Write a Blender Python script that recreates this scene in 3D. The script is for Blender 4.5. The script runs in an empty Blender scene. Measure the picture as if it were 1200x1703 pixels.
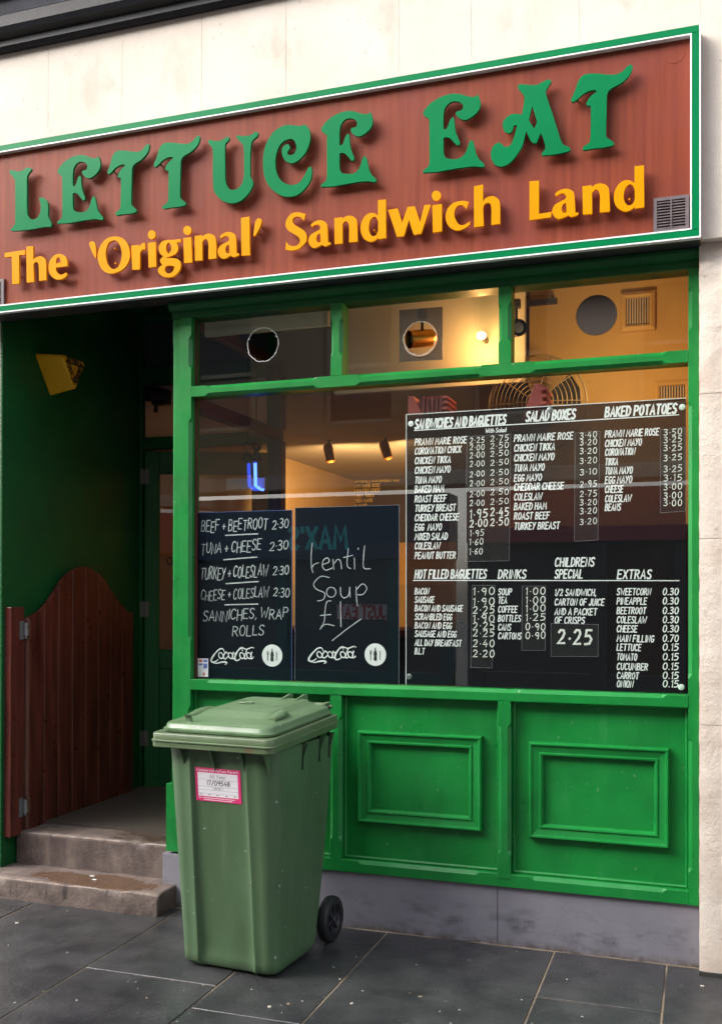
import bpy, bmesh, math, random
from mathutils import Vector, Matrix, noise
from mathutils.geometry import tessellate_polygon
random.seed(7)
S = bpy.context.scene
COL = S.collection

# ------------------------------------------------------------------ camera
CAM = (0.0, -4.388, 1.55)
YAW, PITCH, ROLL, FPX, PY = 0.32969, 0.00525, 0.00161, 1663.599, 979.897
def basis():
    cy, sy, cp, sp = math.cos(YAW), math.sin(YAW), math.cos(PITCH), math.sin(PITCH)
    f = Vector((-sy*cp, cy*cp, sp)); r = Vector((cy, sy, 0)); u = r.cross(f)
    r2 = math.cos(ROLL)*r + math.sin(ROLL)*u; u2 = -math.sin(ROLL)*r + math.cos(ROLL)*u
    return r2, u2, f
RT, UP, FW = basis()
cam = bpy.data.cameras.new("camera"); camo = bpy.data.objects.new("camera", cam); COL.objects.link(camo)
m = Matrix((( RT.x, UP.x, -FW.x, CAM[0]), (RT.y, UP.y, -FW.y, CAM[1]), (RT.z, UP.z, -FW.z, CAM[2]), (0, 0, 0, 1)))
camo.matrix_world = m
cam.sensor_fit = 'HORIZONTAL'; cam.sensor_width = 36.0; cam.lens = 36.0*FPX/1200.0
cam.shift_y = (PY-851.5)/1200.0
cam.clip_start = 0.05; cam.clip_end = 500
S.camera = camo

# ------------------------------------------------------------------ light
S.view_settings.view_transform = 'Standard'; S.view_settings.look = 'None'
S.view_settings.gamma = 1.0; S.view_settings.exposure = 1.88
SUN_EL, SUN_AZ = math.radians(36), math.radians(-42)      # from the upper left, in front of the shop
world = bpy.data.worlds.new("World"); S.world = world; world.use_nodes = True
wn = world.node_tree; bg = wn.nodes["Background"]
sky = wn.nodes.new("ShaderNodeTexSky"); sky.sky_type = 'NISHITA'; sky.sun_disc = False
sky.sun_elevation = SUN_EL; sky.dust_density = 4.0; sky.air_density = 1.0; sky.ozone_density = 1.0
hsv = wn.nodes.new("ShaderNodeHueSaturation"); hsv.inputs["Saturation"].default_value = 0.35
wn.links.new(sky.outputs[0], hsv.inputs["Color"]); wn.links.new(hsv.outputs[0], bg.inputs[0]); bg.inputs[1].default_value = 0.15
sd = Vector((-0.80*math.cos(SUN_EL), -0.60*math.cos(SUN_EL), math.sin(SUN_EL)))   # towards the sun
sky.sun_rotation = math.atan2(sd.x, sd.y)
sun = bpy.data.lights.new("sun", 'SUN'); sun.energy = 0.5; sun.angle = math.radians(52); sun.color = (1.0, 0.965, 0.91)
suno = bpy.data.objects.new("sun", sun); COL.objects.link(suno); suno.location = (-6, -6, 12)
suno.rotation_euler = (-sd).to_track_quat('-Z', 'Y').to_euler()

# ------------------------------------------------------------------ points of the place from measured directions
C0 = Vector(CAM)
def ray(u, v): return FW*FPX + RT*(u-600) - UP*(v-PY)
def onY(u, v, Y=0.0):
    d = ray(u, v); t = (Y-C0.y)/d.y; return C0 + d*t
def onX(u, v, X):
    d = ray(u, v); t = (X-C0.x)/d.x; return C0 + d*t
def onZ(u, v, Z=0.0):
    d = ray(u, v); t = (Z-C0.z)/d.z; return C0 + d*t

# ------------------------------------------------------------------ materials
def N(nt, t, **k):
    n = nt.nodes.new(t)
    for a, b in k.items(): setattr(n, a, b)
    return n
def coords(nt, scale=(1, 1, 1)):
    g = N(nt, "ShaderNodeNewGeometry"); mp = N(nt, "ShaderNodeMapping"); mp.inputs["Scale"].default_value = scale
    nt.links.new(g.outputs["Position"], mp.inputs["Vector"]); return mp.outputs[0]
def noise_n(nt, scale, detail=4, stretch=(1, 1, 1), rough=0.55, dist=0.0):
    n = N(nt, "ShaderNodeTexNoise"); n.inputs["Scale"].default_value = scale; n.inputs["Detail"].default_value = detail
    n.inputs["Roughness"].default_value = rough; n.inputs["Distortion"].default_value = dist
    nt.links.new(coords(nt, stretch), n.inputs["Vector"]); return n.outputs["Fac"]
def ramp(nt, src, a, b, lo=0.0, hi=1.0):
    r = N(nt, "ShaderNodeMapRange"); r.inputs["From Min"].default_value = a; r.inputs["From Max"].default_value = b
    r.inputs["To Min"].default_value = lo; r.inputs["To Max"].default_value = hi; r.clamp = True
    nt.links.new(src, r.inputs["Value"]); return r.outputs[0]
def mix(nt, fac, a, b):
    x = N(nt, "ShaderNodeMix", data_type='RGBA')
    if isinstance(fac, float): x.inputs[0].default_value = fac
    else: nt.links.new(fac, x.inputs[0])
    for i, c in ((6, a), (7, b)):
        if isinstance(c, tuple): x.inputs[i].default_value = (*c, 1)
        else: nt.links.new(c, x.inputs[i])
    return x.outputs[2]
def mul(nt, a, b):
    x = N(nt, "ShaderNodeMath", operation='MULTIPLY'); nt.links.new(a, x.inputs[0])
    if isinstance(b, float): x.inputs[1].default_value = b
    else: nt.links.new(b, x.inputs[1])
    return x.outputs[0]
MATS = {}
def mat(name, base, rough=0.5, var=None, vscale=6, vstretch=(1, 1, 1), vrange=(0.35, 0.7), stains=(), bump=0.0, bscale=40, bstretch=(1, 1, 1),
        rvar=0.0, metal=0.0, spec=0.5, coat=0.0, bump2=None, mask=None):
    """base colour, an optional second colour in patches, stains = (colour, scale, lo, hi, stretch, amount)"""
    M = bpy.data.materials.new(name); M.use_nodes = True; nt = M.node_tree; p = nt.nodes["Principled BSDF"]
    p.inputs["Roughness"].default_value = rough; p.inputs["Metallic"].default_value = metal
    p.inputs["Specular IOR Level"].default_value = spec; p.inputs["Coat Weight"].default_value = coat
    c = base
    if var: c = mix(nt, ramp(nt, noise_n(nt, vscale, 5, vstretch), *vrange), base, var)
    rsrc = None
    for st in stains:
        col, sc, lo, hi, stre, amt = st
        f = ramp(nt, noise_n(nt, sc, 6, stre, 0.62), lo, hi, 0.0, amt); c = mix(nt, f, c, col)
    if mask: c, rsrc = mask(nt, c)
    if isinstance(c, tuple): p.inputs["Base Color"].default_value = (*c, 1)
    else: nt.links.new(c, p.inputs["Base Color"])
    if rsrc is not None: nt.links.new(rsrc, p.inputs["Roughness"])
    elif rvar: nt.links.new(ramp(nt, noise_n(nt, 9, 4), 0.3, 0.7, max(0.02, rough-rvar), rough+rvar), p.inputs["Roughness"])
    if bump:
        b = N(nt, "ShaderNodeBump"); b.inputs["Strength"].default_value = bump; b.inputs["Distance"].default_value = 0.004
        h = noise_n(nt, bscale, 6, bstretch)
        if bump2:
            a = N(nt, "ShaderNodeMath", operation='ADD'); nt.links.new(h, a.inputs[0])
            nt.links.new(mul(nt, noise_n(nt, bump2[0], 3, bstretch), float(bump2[1])), a.inputs[1]); h = a.outputs[0]
        nt.links.new(h, b.inputs["Height"]); nt.links.new(b.outputs[0], p.inputs["Normal"])
    MATS[name] = M; return M
def sheet(name, tint, amount, body=(0.02, 0.02, 0.022), rough=0.0, ior=1.45):
    """clear or tinted sheet: see-through share = amount x tint, a dark body for the rest, a fresnel gloss on top"""
    M = bpy.data.materials.new(name); M.use_nodes = True; nt = M.node_tree; nt.nodes.remove(nt.nodes["Principled BSDF"])
    out = nt.nodes["Material Output"]
    tr = N(nt, "ShaderNodeBsdfTransparent"); tr.inputs[0].default_value = (*tint, 1)
    di = N(nt, "ShaderNodeBsdfDiffuse"); di.inputs[0].default_value = (*body, 1)
    gl = N(nt, "ShaderNodeBsdfGlossy"); gl.inputs["Roughness"].default_value = rough
    fr = N(nt, "ShaderNodeFresnel"); fr.inputs["IOR"].default_value = ior
    a = N(nt, "ShaderNodeMixShader"); a.inputs[0].default_value = amount
    nt.links.new(di.outputs[0], a.inputs[1]); nt.links.new(tr.outputs[0], a.inputs[2])
    ge = N(nt, "ShaderNodeNewGeometry"); sb = N(nt, "ShaderNodeMath", operation='SUBTRACT'); sb.inputs[0].default_value = 1.0; nt.links.new(ge.outputs["Backfacing"], sb.inputs[1])
    b = N(nt, "ShaderNodeMixShader"); nt.links.new(mul(nt, fr.outputs[0], sb.outputs[0]), b.inputs[0]); nt.links.new(a.outputs[0], b.inputs[1]); nt.links.new(gl.outputs[0], b.inputs[2])
    nt.links.new(b.outputs[0], out.inputs["Surface"]); MATS[name] = M; return M
def glow(name, col, strength):
    M = bpy.data.materials.new(name); M.use_nodes = True; p = M.node_tree.nodes["Principled BSDF"]
    p.inputs["Base Color"].default_value = (*col, 1); p.inputs["Emission Color"].default_value = (*col, 1); p.inputs["Emission Strength"].default_value = strength
    MATS[name] = M; return M

GREEN = (0.008, 0.215, 0.038)
mat("green_paint", GREEN, 0.34, spec=0.4, var=(0.006, 0.16, 0.029), vscale=5, bump=0.16, bscale=90, bstretch=(1, 1, 0.25), rvar=0.08,
    stains=(((0.35, 0.42, 0.33), 45, 0.675, 0.70, (1, 1, 1), 0.6), ((0.006, 0.08, 0.020), 3.2, 0.52, 0.75, (1, 1, 0.4), 0.45), ((0.05, 0.26, 0.085), 9, 0.58, 0.75, (1, 1, 0.3), 0.35)))
mat("green_shaded", (0.006, 0.098, 0.024), 0.5, spec=0.35, var=(0.005, 0.078, 0.020), vscale=4, bump=0.12, bscale=70, rvar=0.08,  # the same green paint with the shade of recess and sign put in
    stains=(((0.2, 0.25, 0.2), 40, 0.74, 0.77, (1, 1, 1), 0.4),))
mat("sign_wood", (0.172, 0.034, 0.0175), 0.45, spec=0.16, var=(0.240, 0.053, 0.025), vscale=5, vstretch=(9, 1, 0.35), vrange=(0.3, 0.72), bump=0.12, bscale=30, bstretch=(8, 1, 0.4), rvar=0.08,
    stains=(((0.20, 0.050, 0.048), 2.6, 0.5, 0.75, (1, 1, 0.6), 0.5), ((0.10, 0.03, 0.03), 50, 0.72, 0.78, (2, 1, 0.6), 0.5)))
mat("sign_green", (0.0, 0.190, 0.062), 0.28, spec=0.14, var=(0.0, 0.165, 0.054), vscale=2.2, stains=(((0.01, 0.12, 0.05), 5, 0.60, 0.78, (1, 1, 0.4), 0.5),))
mat("sign_yellow", (0.76, 0.29, 0.0), 0.36, spec=0.1, var=(0.70, 0.265, 0.0), vscale=4)
mat("white_edge", (0.78, 0.80, 0.80), 0.35)
mat("dark_metal", (0.035, 0.034, 0.04), 0.45, rvar=0.1)
mat("grille_metal", (0.15, 0.115, 0.12), 0.5, var=(0.09, 0.07, 0.08), vscale=20)
mat("black_paint", (0.006, 0.006, 0.009), 0.5, spec=0.25, var=(0.012, 0.013, 0.017), vscale=7, bump=0.3, bscale=30)
mat("lead_flashing", (0.10, 0.11, 0.15), 0.5, spec=0.3, var=(0.03, 0.03, 0.04), vscale=5, bump=0.3, bscale=20,
    stains=(((0.03, 0.03, 0.04), 4, 0.5, 0.65, (0.4, 1, 2), 0.8),))
mat("cream_wall", (0.70, 0.63, 0.56), 0.8, spec=0.2, var=(0.63, 0.56, 0.485), vscale=2.2, bump=0.9, bscale=14, bump2=(90, 0.35),
    stains=(((0.36, 0.31, 0.26), 24, 0.66, 0.73, (1, 1, 1), 0.7), ((0.46, 0.395, 0.33), 6, 0.58, 0.74, (1.2, 1, 0.8), 0.32), ((0.40, 0.33, 0.26), 2.6, 0.60, 0.72, (1.4, 1, 0.7), 0.35), ((0.62, 0.50, 0.40), 3, 0.55, 0.75, (1, 1, 0.4), 0.5)))
mat("cream_rough", (0.66, 0.59, 0.515), 0.8, spec=0.2, var=(0.54, 0.45, 0.375), vscale=5, bump=1.0, bscale=35, bump2=(140, 0.3),
    stains=(((0.36, 0.28, 0.20), 22, 0.64, 0.72, (1, 1, 0.6), 0.7), ((0.03, 0.03, 0.03), 70, 0.72, 0.745, (1, 1, 1), 0.8)))
mat("stone_edge", (0.03, 0.03, 0.025), 0.8)
def plinth_mask(nt, c):
    g = N(nt, "ShaderNodeNewGeometry"); s = N(nt, "ShaderNodeSeparateXYZ"); nt.links.new(g.outputs["Position"], s.inputs[0])
    band = mul(nt, ramp(nt, s.outputs[2], 0.015, 0.06), ramp(nt, s.outputs[2], 0.10, 0.19, 1.0, 0.0))
    f = mul(nt, band, ramp(nt, noise_n(nt, 7, 6, (1, 1, 2.2), 0.7), 0.5, 0.72, 0, 0.85)); c = mix(nt, f, c, (0.045, 0.045, 0.055))
    f2 = mul(nt, ramp(nt, s.outputs[2], 0.0, 0.035, 1.0, 0.0), ramp(nt, noise_n(nt, 25, 5), 0.35, 0.6, 0, 0.8)); c = mix(nt, f2, c, (0.07, 0.055, 0.04))
    return c, None
mat("grey_plinth", (0.185, 0.180, 0.215), 0.6, var=(0.235, 0.225, 0.26), vscale=4, bump=0.5, bscale=30, bump2=(140, 0.25),
    stains=(((0.03, 0.03, 0.035), 75, 0.70, 0.73, (1, 1, 1), 0.8), ((0.5, 0.5, 0.52), 90, 0.73, 0.75, (1, 1, 1), 0.6)), mask=plinth_mask)
def slate_mask(nt, c):
    v = N(nt, "ShaderNodeTexVoronoi"); v.inputs["Scale"].default_value = 11; nt.links.new(coords(nt), v.inputs["Vector"])
    sp = mul(nt, ramp(nt, v.outputs["Distance"], 0.045, 0.07, 1.0, 0.0), ramp(nt, noise_n(nt, 3, 3), 0.5, 0.56))
    c = mix(nt, sp, c, (0.34, 0.34, 0.33))
    v2 = N(nt, "ShaderNodeTexVoronoi"); v2.inputs["Scale"].default_value = 26; nt.links.new(coords(nt), v2.inputs["Vector"])
    sp2 = mul(nt, ramp(nt, v2.outputs["Distance"], 0.06, 0.09, 1.0, 0.0), ramp(nt, noise_n(nt, 5, 3), 0.56, 0.62))
    c = mix(nt, mul(nt, sp2, 0.6), c, (0.25, 0.25, 0.25))
    wet = ramp(nt, noise_n(nt, 1.6, 4, (1, 1, 1), 0.6), 0.35, 0.65, 0.20, 0.55)
    return c, wet
mat("slate", (0.027, 0.027, 0.029), 0.5, spec=0.55, var=(0.062, 0.061, 0.063), vscale=5.5, bump=0.5, bscale=45, bump2=(9, 0.9),
    stains=(((0.020, 0.020, 0.024), 2.4, 0.5, 0.68, (1, 1, 1), 0.8), ((0.13, 0.13, 0.13), 70, 0.60, 0.70, (1, 1, 1), 0.7)), mask=slate_mask)
mat("mortar", (0.25, 0.19, 0.13), 0.85, var=(0.03, 0.027, 0.024), vscale=2.3, vrange=(0.46, 0.62), bump=0.6, bscale=90)
def hi_riser(nt, s):
    return mul(nt, ramp(nt, s.outputs[2], 0.255, 0.27, 1.0, 0.0), ramp(nt, s.outputs[2], 0.108, 0.115))
def step_mask(nt, c):
    g = N(nt, "ShaderNodeNewGeometry"); s = N(nt, "ShaderNodeSeparateXYZ"); nt.links.new(g.outputs["Position"], s.inputs[0])
    n = noise_n(nt, 6, 5, (1, 1, 1), 0.6)
    def blob(cx, cy, rx, ry, sk=0.0):
        def m_(op, a, b=None):
            x = N(nt, "ShaderNodeMath", operation=op)
            for i, q in enumerate((a, b)):
                if q is None: continue
                if isinstance(q, (int, float)): x.inputs[i].default_value = q
                else: nt.links.new(q, x.inputs[i])
            return x.outputs[0]
        dx = m_('DIVIDE', m_('SUBTRACT', s.outputs[0], cx), rx); dy = m_('DIVIDE', m_('SUBTRACT', s.outputs[1], cy), ry)
        d2 = m_('ADD', m_('MULTIPLY', dx, dx), m_('MULTIPLY', dy, dy)); return m_('ADD', d2, m_('MULTIPLY', m_('SUBTRACT', n, 0.5), 3.0))
    up = ramp(nt, s.outputs[2], 0.095, 0.104)
    w1 = ramp(nt, blob(-2.90, -0.055, 0.33, 0.10), 0.85, 1.15, 1.0, 0.0); lowstep = ramp(nt, s.outputs[2], 0.15, 0.16, 1.0, 0.0)
    w2 = ramp(nt, blob(-2.62, 0.52, 0.36, 0.42), 0.8, 1.2, 1.0, 0.0); hi = ramp(nt, s.outputs[2], 0.255, 0.265)
    top = mul(nt, mul(nt, w1, up), lowstep); top2 = mul(nt, w2, hi)
    drip = mul(nt, mul(nt, ramp(nt, noise_n(nt, 21, 6, (1, 0.2, 0.13), 0.7, 0.4), 0.56, 0.62), ramp(nt, s.outputs[2], 0.01, 0.04)), mul(nt, lowstep, ramp(nt, s.outputs[1], -0.15, -0.145, 1.0, 0.0)))
    nose = ramp(nt, s.outputs[2], 0.088, 0.105); nose2 = mul(nt, ramp(nt, s.outputs[2], 0.255, 0.272), ramp(nt, s.outputs[1], 0.10, 0.15, 1.0, 0.0)); nose1 = mul(nt, mul(nt, nose, lowstep), ramp(nt, s.outputs[1], -0.16, -0.11, 1.0, 0.0))
    wear = ramp(nt, noise_n(nt, 14, 5), 0.36, 0.6, 0, 0.75); c = mix(nt, mul(nt, nose2, wear), c, (0.34, 0.27, 0.235)); c = mix(nt, mul(nt, nose1, wear), c, (0.34, 0.26, 0.215))
    grime = mul(nt, ramp(nt, noise_n(nt, 10, 5, (1, 1, 0.3), 0.65), 0.42, 0.64, 0, 0.75), hi_riser(nt, s)); c = mix(nt, grime, c, (0.060, 0.038, 0.036))
    c = mix(nt, mul(nt, top, 0.85), c, (0.115, 0.062, 0.034)); c = mix(nt, mul(nt, top2, 0.85), c, (0.062, 0.042, 0.030)); c = mix(nt, mul(nt, drip, 0.8), c, (0.035, 0.024, 0.022))
    a = N(nt, "ShaderNodeMath", operation='ADD'); nt.links.new(top, a.inputs[0]); nt.links.new(top2, a.inputs[1])
    return c, ramp(nt, a.outputs[0], 0.0, 1.0, 0.7, 0.22)
mat("step_concrete", (0.180, 0.138, 0.118), 0.7, var=(0.090, 0.065, 0.058), vscale=9, bump=1.0, bscale=60, bump2=(18, 0.8),
    stains=(((0.26, 0.21, 0.18), 10, 0.56, 0.7, (1, 1, 1), 0.6), ((0.07, 0.05, 0.045), 9, 0.6, 0.75, (1, 1, 0.6), 0.6)), mask=step_mask)
mat("bin_plastic", (0.082, 0.146, 0.072), 0.46, spec=0.4, var=(0.060, 0.112, 0.053), vscale=4, vstretch=(1, 1, 0.4), bump=0.1, bscale=160, rvar=0.06,
    stains=(((0.50, 0.55, 0.50), 34, 0.685, 0.70, (1, 1, 1), 0.9), ((0.045, 0.075, 0.040), 4, 0.52, 0.70, (1, 1, 0.22), 0.6), ((0.14, 0.20, 0.13), 7, 0.56, 0.72, (1, 1, 0.18), 0.5)))
mat("bin_lid_plastic", (0.105, 0.180, 0.088), 0.36, var=(0.130, 0.205, 0.110), vscale=7, bump=0.12, bscale=120, rvar=0.08,
    stains=(((0.40, 0.46, 0.40), 34, 0.68, 0.70, (1, 1, 1), 0.8), ((0.05, 0.085, 0.045), 8, 0.55, 0.72, (1, 1, 1), 0.5)))
mat("bin_rim_plastic", (0.085, 0.128, 0.060), 0.42, var=(0.105, 0.155, 0.080), vscale=6, bump=0.15, bscale=90,
    stains=(((0.16, 0.075, 0.035), 9, 0.62, 0.72, (1, 1, 1.5), 0.7),))
mat("rubber", (0.012, 0.012, 0.013), 0.55, bump=0.2, bscale=60)
mat("wheel_plastic", (0.030, 0.030, 0.036), 0.4)
mat("pink_label", (0.66, 0.035, 0.17), 0.5)
mat("paper", (0.74, 0.72, 0.76), 0.6)
mat("ink", (0.02, 0.02, 0.025), 0.6)
mat("grey_ink", (0.22, 0.21, 0.25), 0.6)
mat("saloon_wood", (0.170, 0.038, 0.028), 0.35, spec=0.45, var=(0.060, 0.012, 0.010), vscale=4, vstretch=(6, 6, 0.5), bump=0.2, bscale=24, bstretch=(6, 6, 0.5), rvar=0.1,
    stains=(((0.25, 0.12, 0.09), 18, 0.72, 0.76, (4, 4, 0.5), 0.6),))
mat("worn_wood", (0.20, 0.085, 0.065), 0.6, var=(0.12, 0.03, 0.02), vscale=10, vstretch=(1, 1, 0.4))
mat("galvanised", (0.34, 0.34, 0.36), 0.35, metal=0.6, var=(0.28, 0.28, 0.30), vscale=30)
mat("brass", (0.62, 0.34, 0.09), 0.30, metal=1.0)
mat("alarm_yellow", (0.95, 0.50, 0.02), 0.45, var=(0.85, 0.42, 0.015), vscale=12)
mat("alarm_face", (0.50, 0.26, 0.03), 0.45)
mat("black_plastic", (0.010, 0.010, 0.012), 0.4)
mat("beige_board", (0.60, 0.46, 0.33), 0.6, var=(0.52, 0.39, 0.27), vscale=3)
mat("inner_frame", (0.085, 0.026, 0.022), 0.35)
mat("inner_wall", (0.52, 0.29, 0.09), 0.75, var=(0.44, 0.235, 0.07), vscale=1.5, bump=0.2, bscale=25)
mat("yellow_wall", (0.62, 0.385, 0.12), 0.7, var=(0.55, 0.33, 0.10), vscale=2.5, bump=0.25, bscale=40,
    stains=(((0.35, 0.2, 0.06), 22, 0.66, 0.74, (1, 1, 1), 0.5),))
mat("tan_wall", (0.46, 0.30, 0.135), 0.75, var=(0.40, 0.25, 0.105), vscale=2)
mat("ceiling_paint", (0.44, 0.37, 0.29), 0.8, var=(0.38, 0.31, 0.24), vscale=2)
mat("cream_panel", (0.70, 0.62, 0.50), 0.65, var=(0.64, 0.56, 0.44), vscale=2)
mat("dark_counter", (0.030, 0.022, 0.018), 0.4, var=(0.05, 0.03, 0.022), vscale=3)
mat("inner_floor", (0.08, 0.065, 0.055), 0.45)
mat("crate_red", (0.52, 0.10, 0.09), 0.45)
mat("crate_dark_red", (0.22, 0.03, 0.045), 0.5)
mat("vent_cover", (0.045, 0.028, 0.020), 0.6)
mat("chrome", (0.26, 0.19, 0.11), 0.5, metal=0.4)
mat("old_steel", (0.16, 0.15, 0.14), 0.5, metal=0.4, var=(0.09, 0.085, 0.08), vscale=90)
mat("dark_wire", (0.02, 0.02, 0.02), 0.4)
mat("lettering_white", (0.84, 0.84, 0.86), 0.5)
mat("chalk", (0.60, 0.61, 0.64), 0.8, var=(0.36, 0.38, 0.42), vscale=90)
mat("pen_white", (0.78, 0.77, 0.74), 0.6)
mat("ochre_ink", (0.55, 0.36, 0.12), 0.6)
mat("navy_fascia", (0.02, 0.045, 0.12), 0.4)
mat("teal_letters", (0.06, 0.72, 0.78), 0.45)
mat("teal_paint", (0.015, 0.09, 0.10), 0.45)
mat("maroon_fascia", (0.34, 0.05, 0.08), 0.45)
mat("sandstone", (0.42, 0.33, 0.23), 0.8, var=(0.33, 0.25, 0.165), vscale=0.8, bump=0.4, bscale=8)
mat("pale_stone", (0.55, 0.50, 0.42), 0.8)
mat("dark_shop", (0.06, 0.062, 0.075), 0.3)
mat("brown_door", (0.07, 0.028, 0.016), 0.45)
mat("asphalt", (0.045, 0.045, 0.048), 0.8, var=(0.06, 0.06, 0.062), vscale=30, bump=0.5, bscale=120)
mat("red_sticker", (0.55, 0.03, 0.05), 0.5)
mat("blue_print", (0.10, 0.16, 0.45), 0.5)
mat("orange_print", (0.65, 0.16, 0.10), 0.5)
sheet("window_glass", (0.93, 0.96, 0.94), 1.0, ior=1.78)
sheet("board_acrylic", (0.42, 0.40, 0.39), 0.80, body=(0.046, 0.046, 0.054), ior=1.3)  # body colour lifted to paint in the haze of the glass
sheet("chalkboard_acrylic", (0.11, 0.13, 0.16), 0.70, body=(0.026, 0.037, 0.050), ior=1.3)  # bluish body colour carries painted glass haze too
sheet("clear_sleeve", (0.80, 0.80, 0.80), 0.93, body=(0.18, 0.18, 0.18), rough=0.25)
sheet("grey_film", (0.50, 0.46, 0.44), 0.75, body=(0.22, 0.19, 0.17), rough=0.2)
def milky(name, col):
    M = bpy.data.materials.new(name); M.use_nodes = True; nt = M.node_tree; nt.nodes.remove(nt.nodes["Principled BSDF"])
    a = N(nt, "ShaderNodeBsdfDiffuse"); a.inputs[0].default_value = (*col, 1); b = N(nt, "ShaderNodeBsdfTranslucent"); b.inputs[0].default_value = (*col, 1)
    x = N(nt, "ShaderNodeMixShader"); x.inputs[0].default_value = 0.6; nt.links.new(a.outputs[0], x.inputs[1]); nt.links.new(b.outputs[0], x.inputs[2])
    nt.links.new(x.outputs[0], nt.nodes["Material Output"].inputs["Surface"]); MATS[name] = M
milky("milky_panel", (0.86, 0.72, 0.56))
glow("bulb_glow", (1.0, 0.62, 0.22), 30.0)
glow("neon_blue", (0.04, 0.10, 1.0), 2.2)

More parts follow.
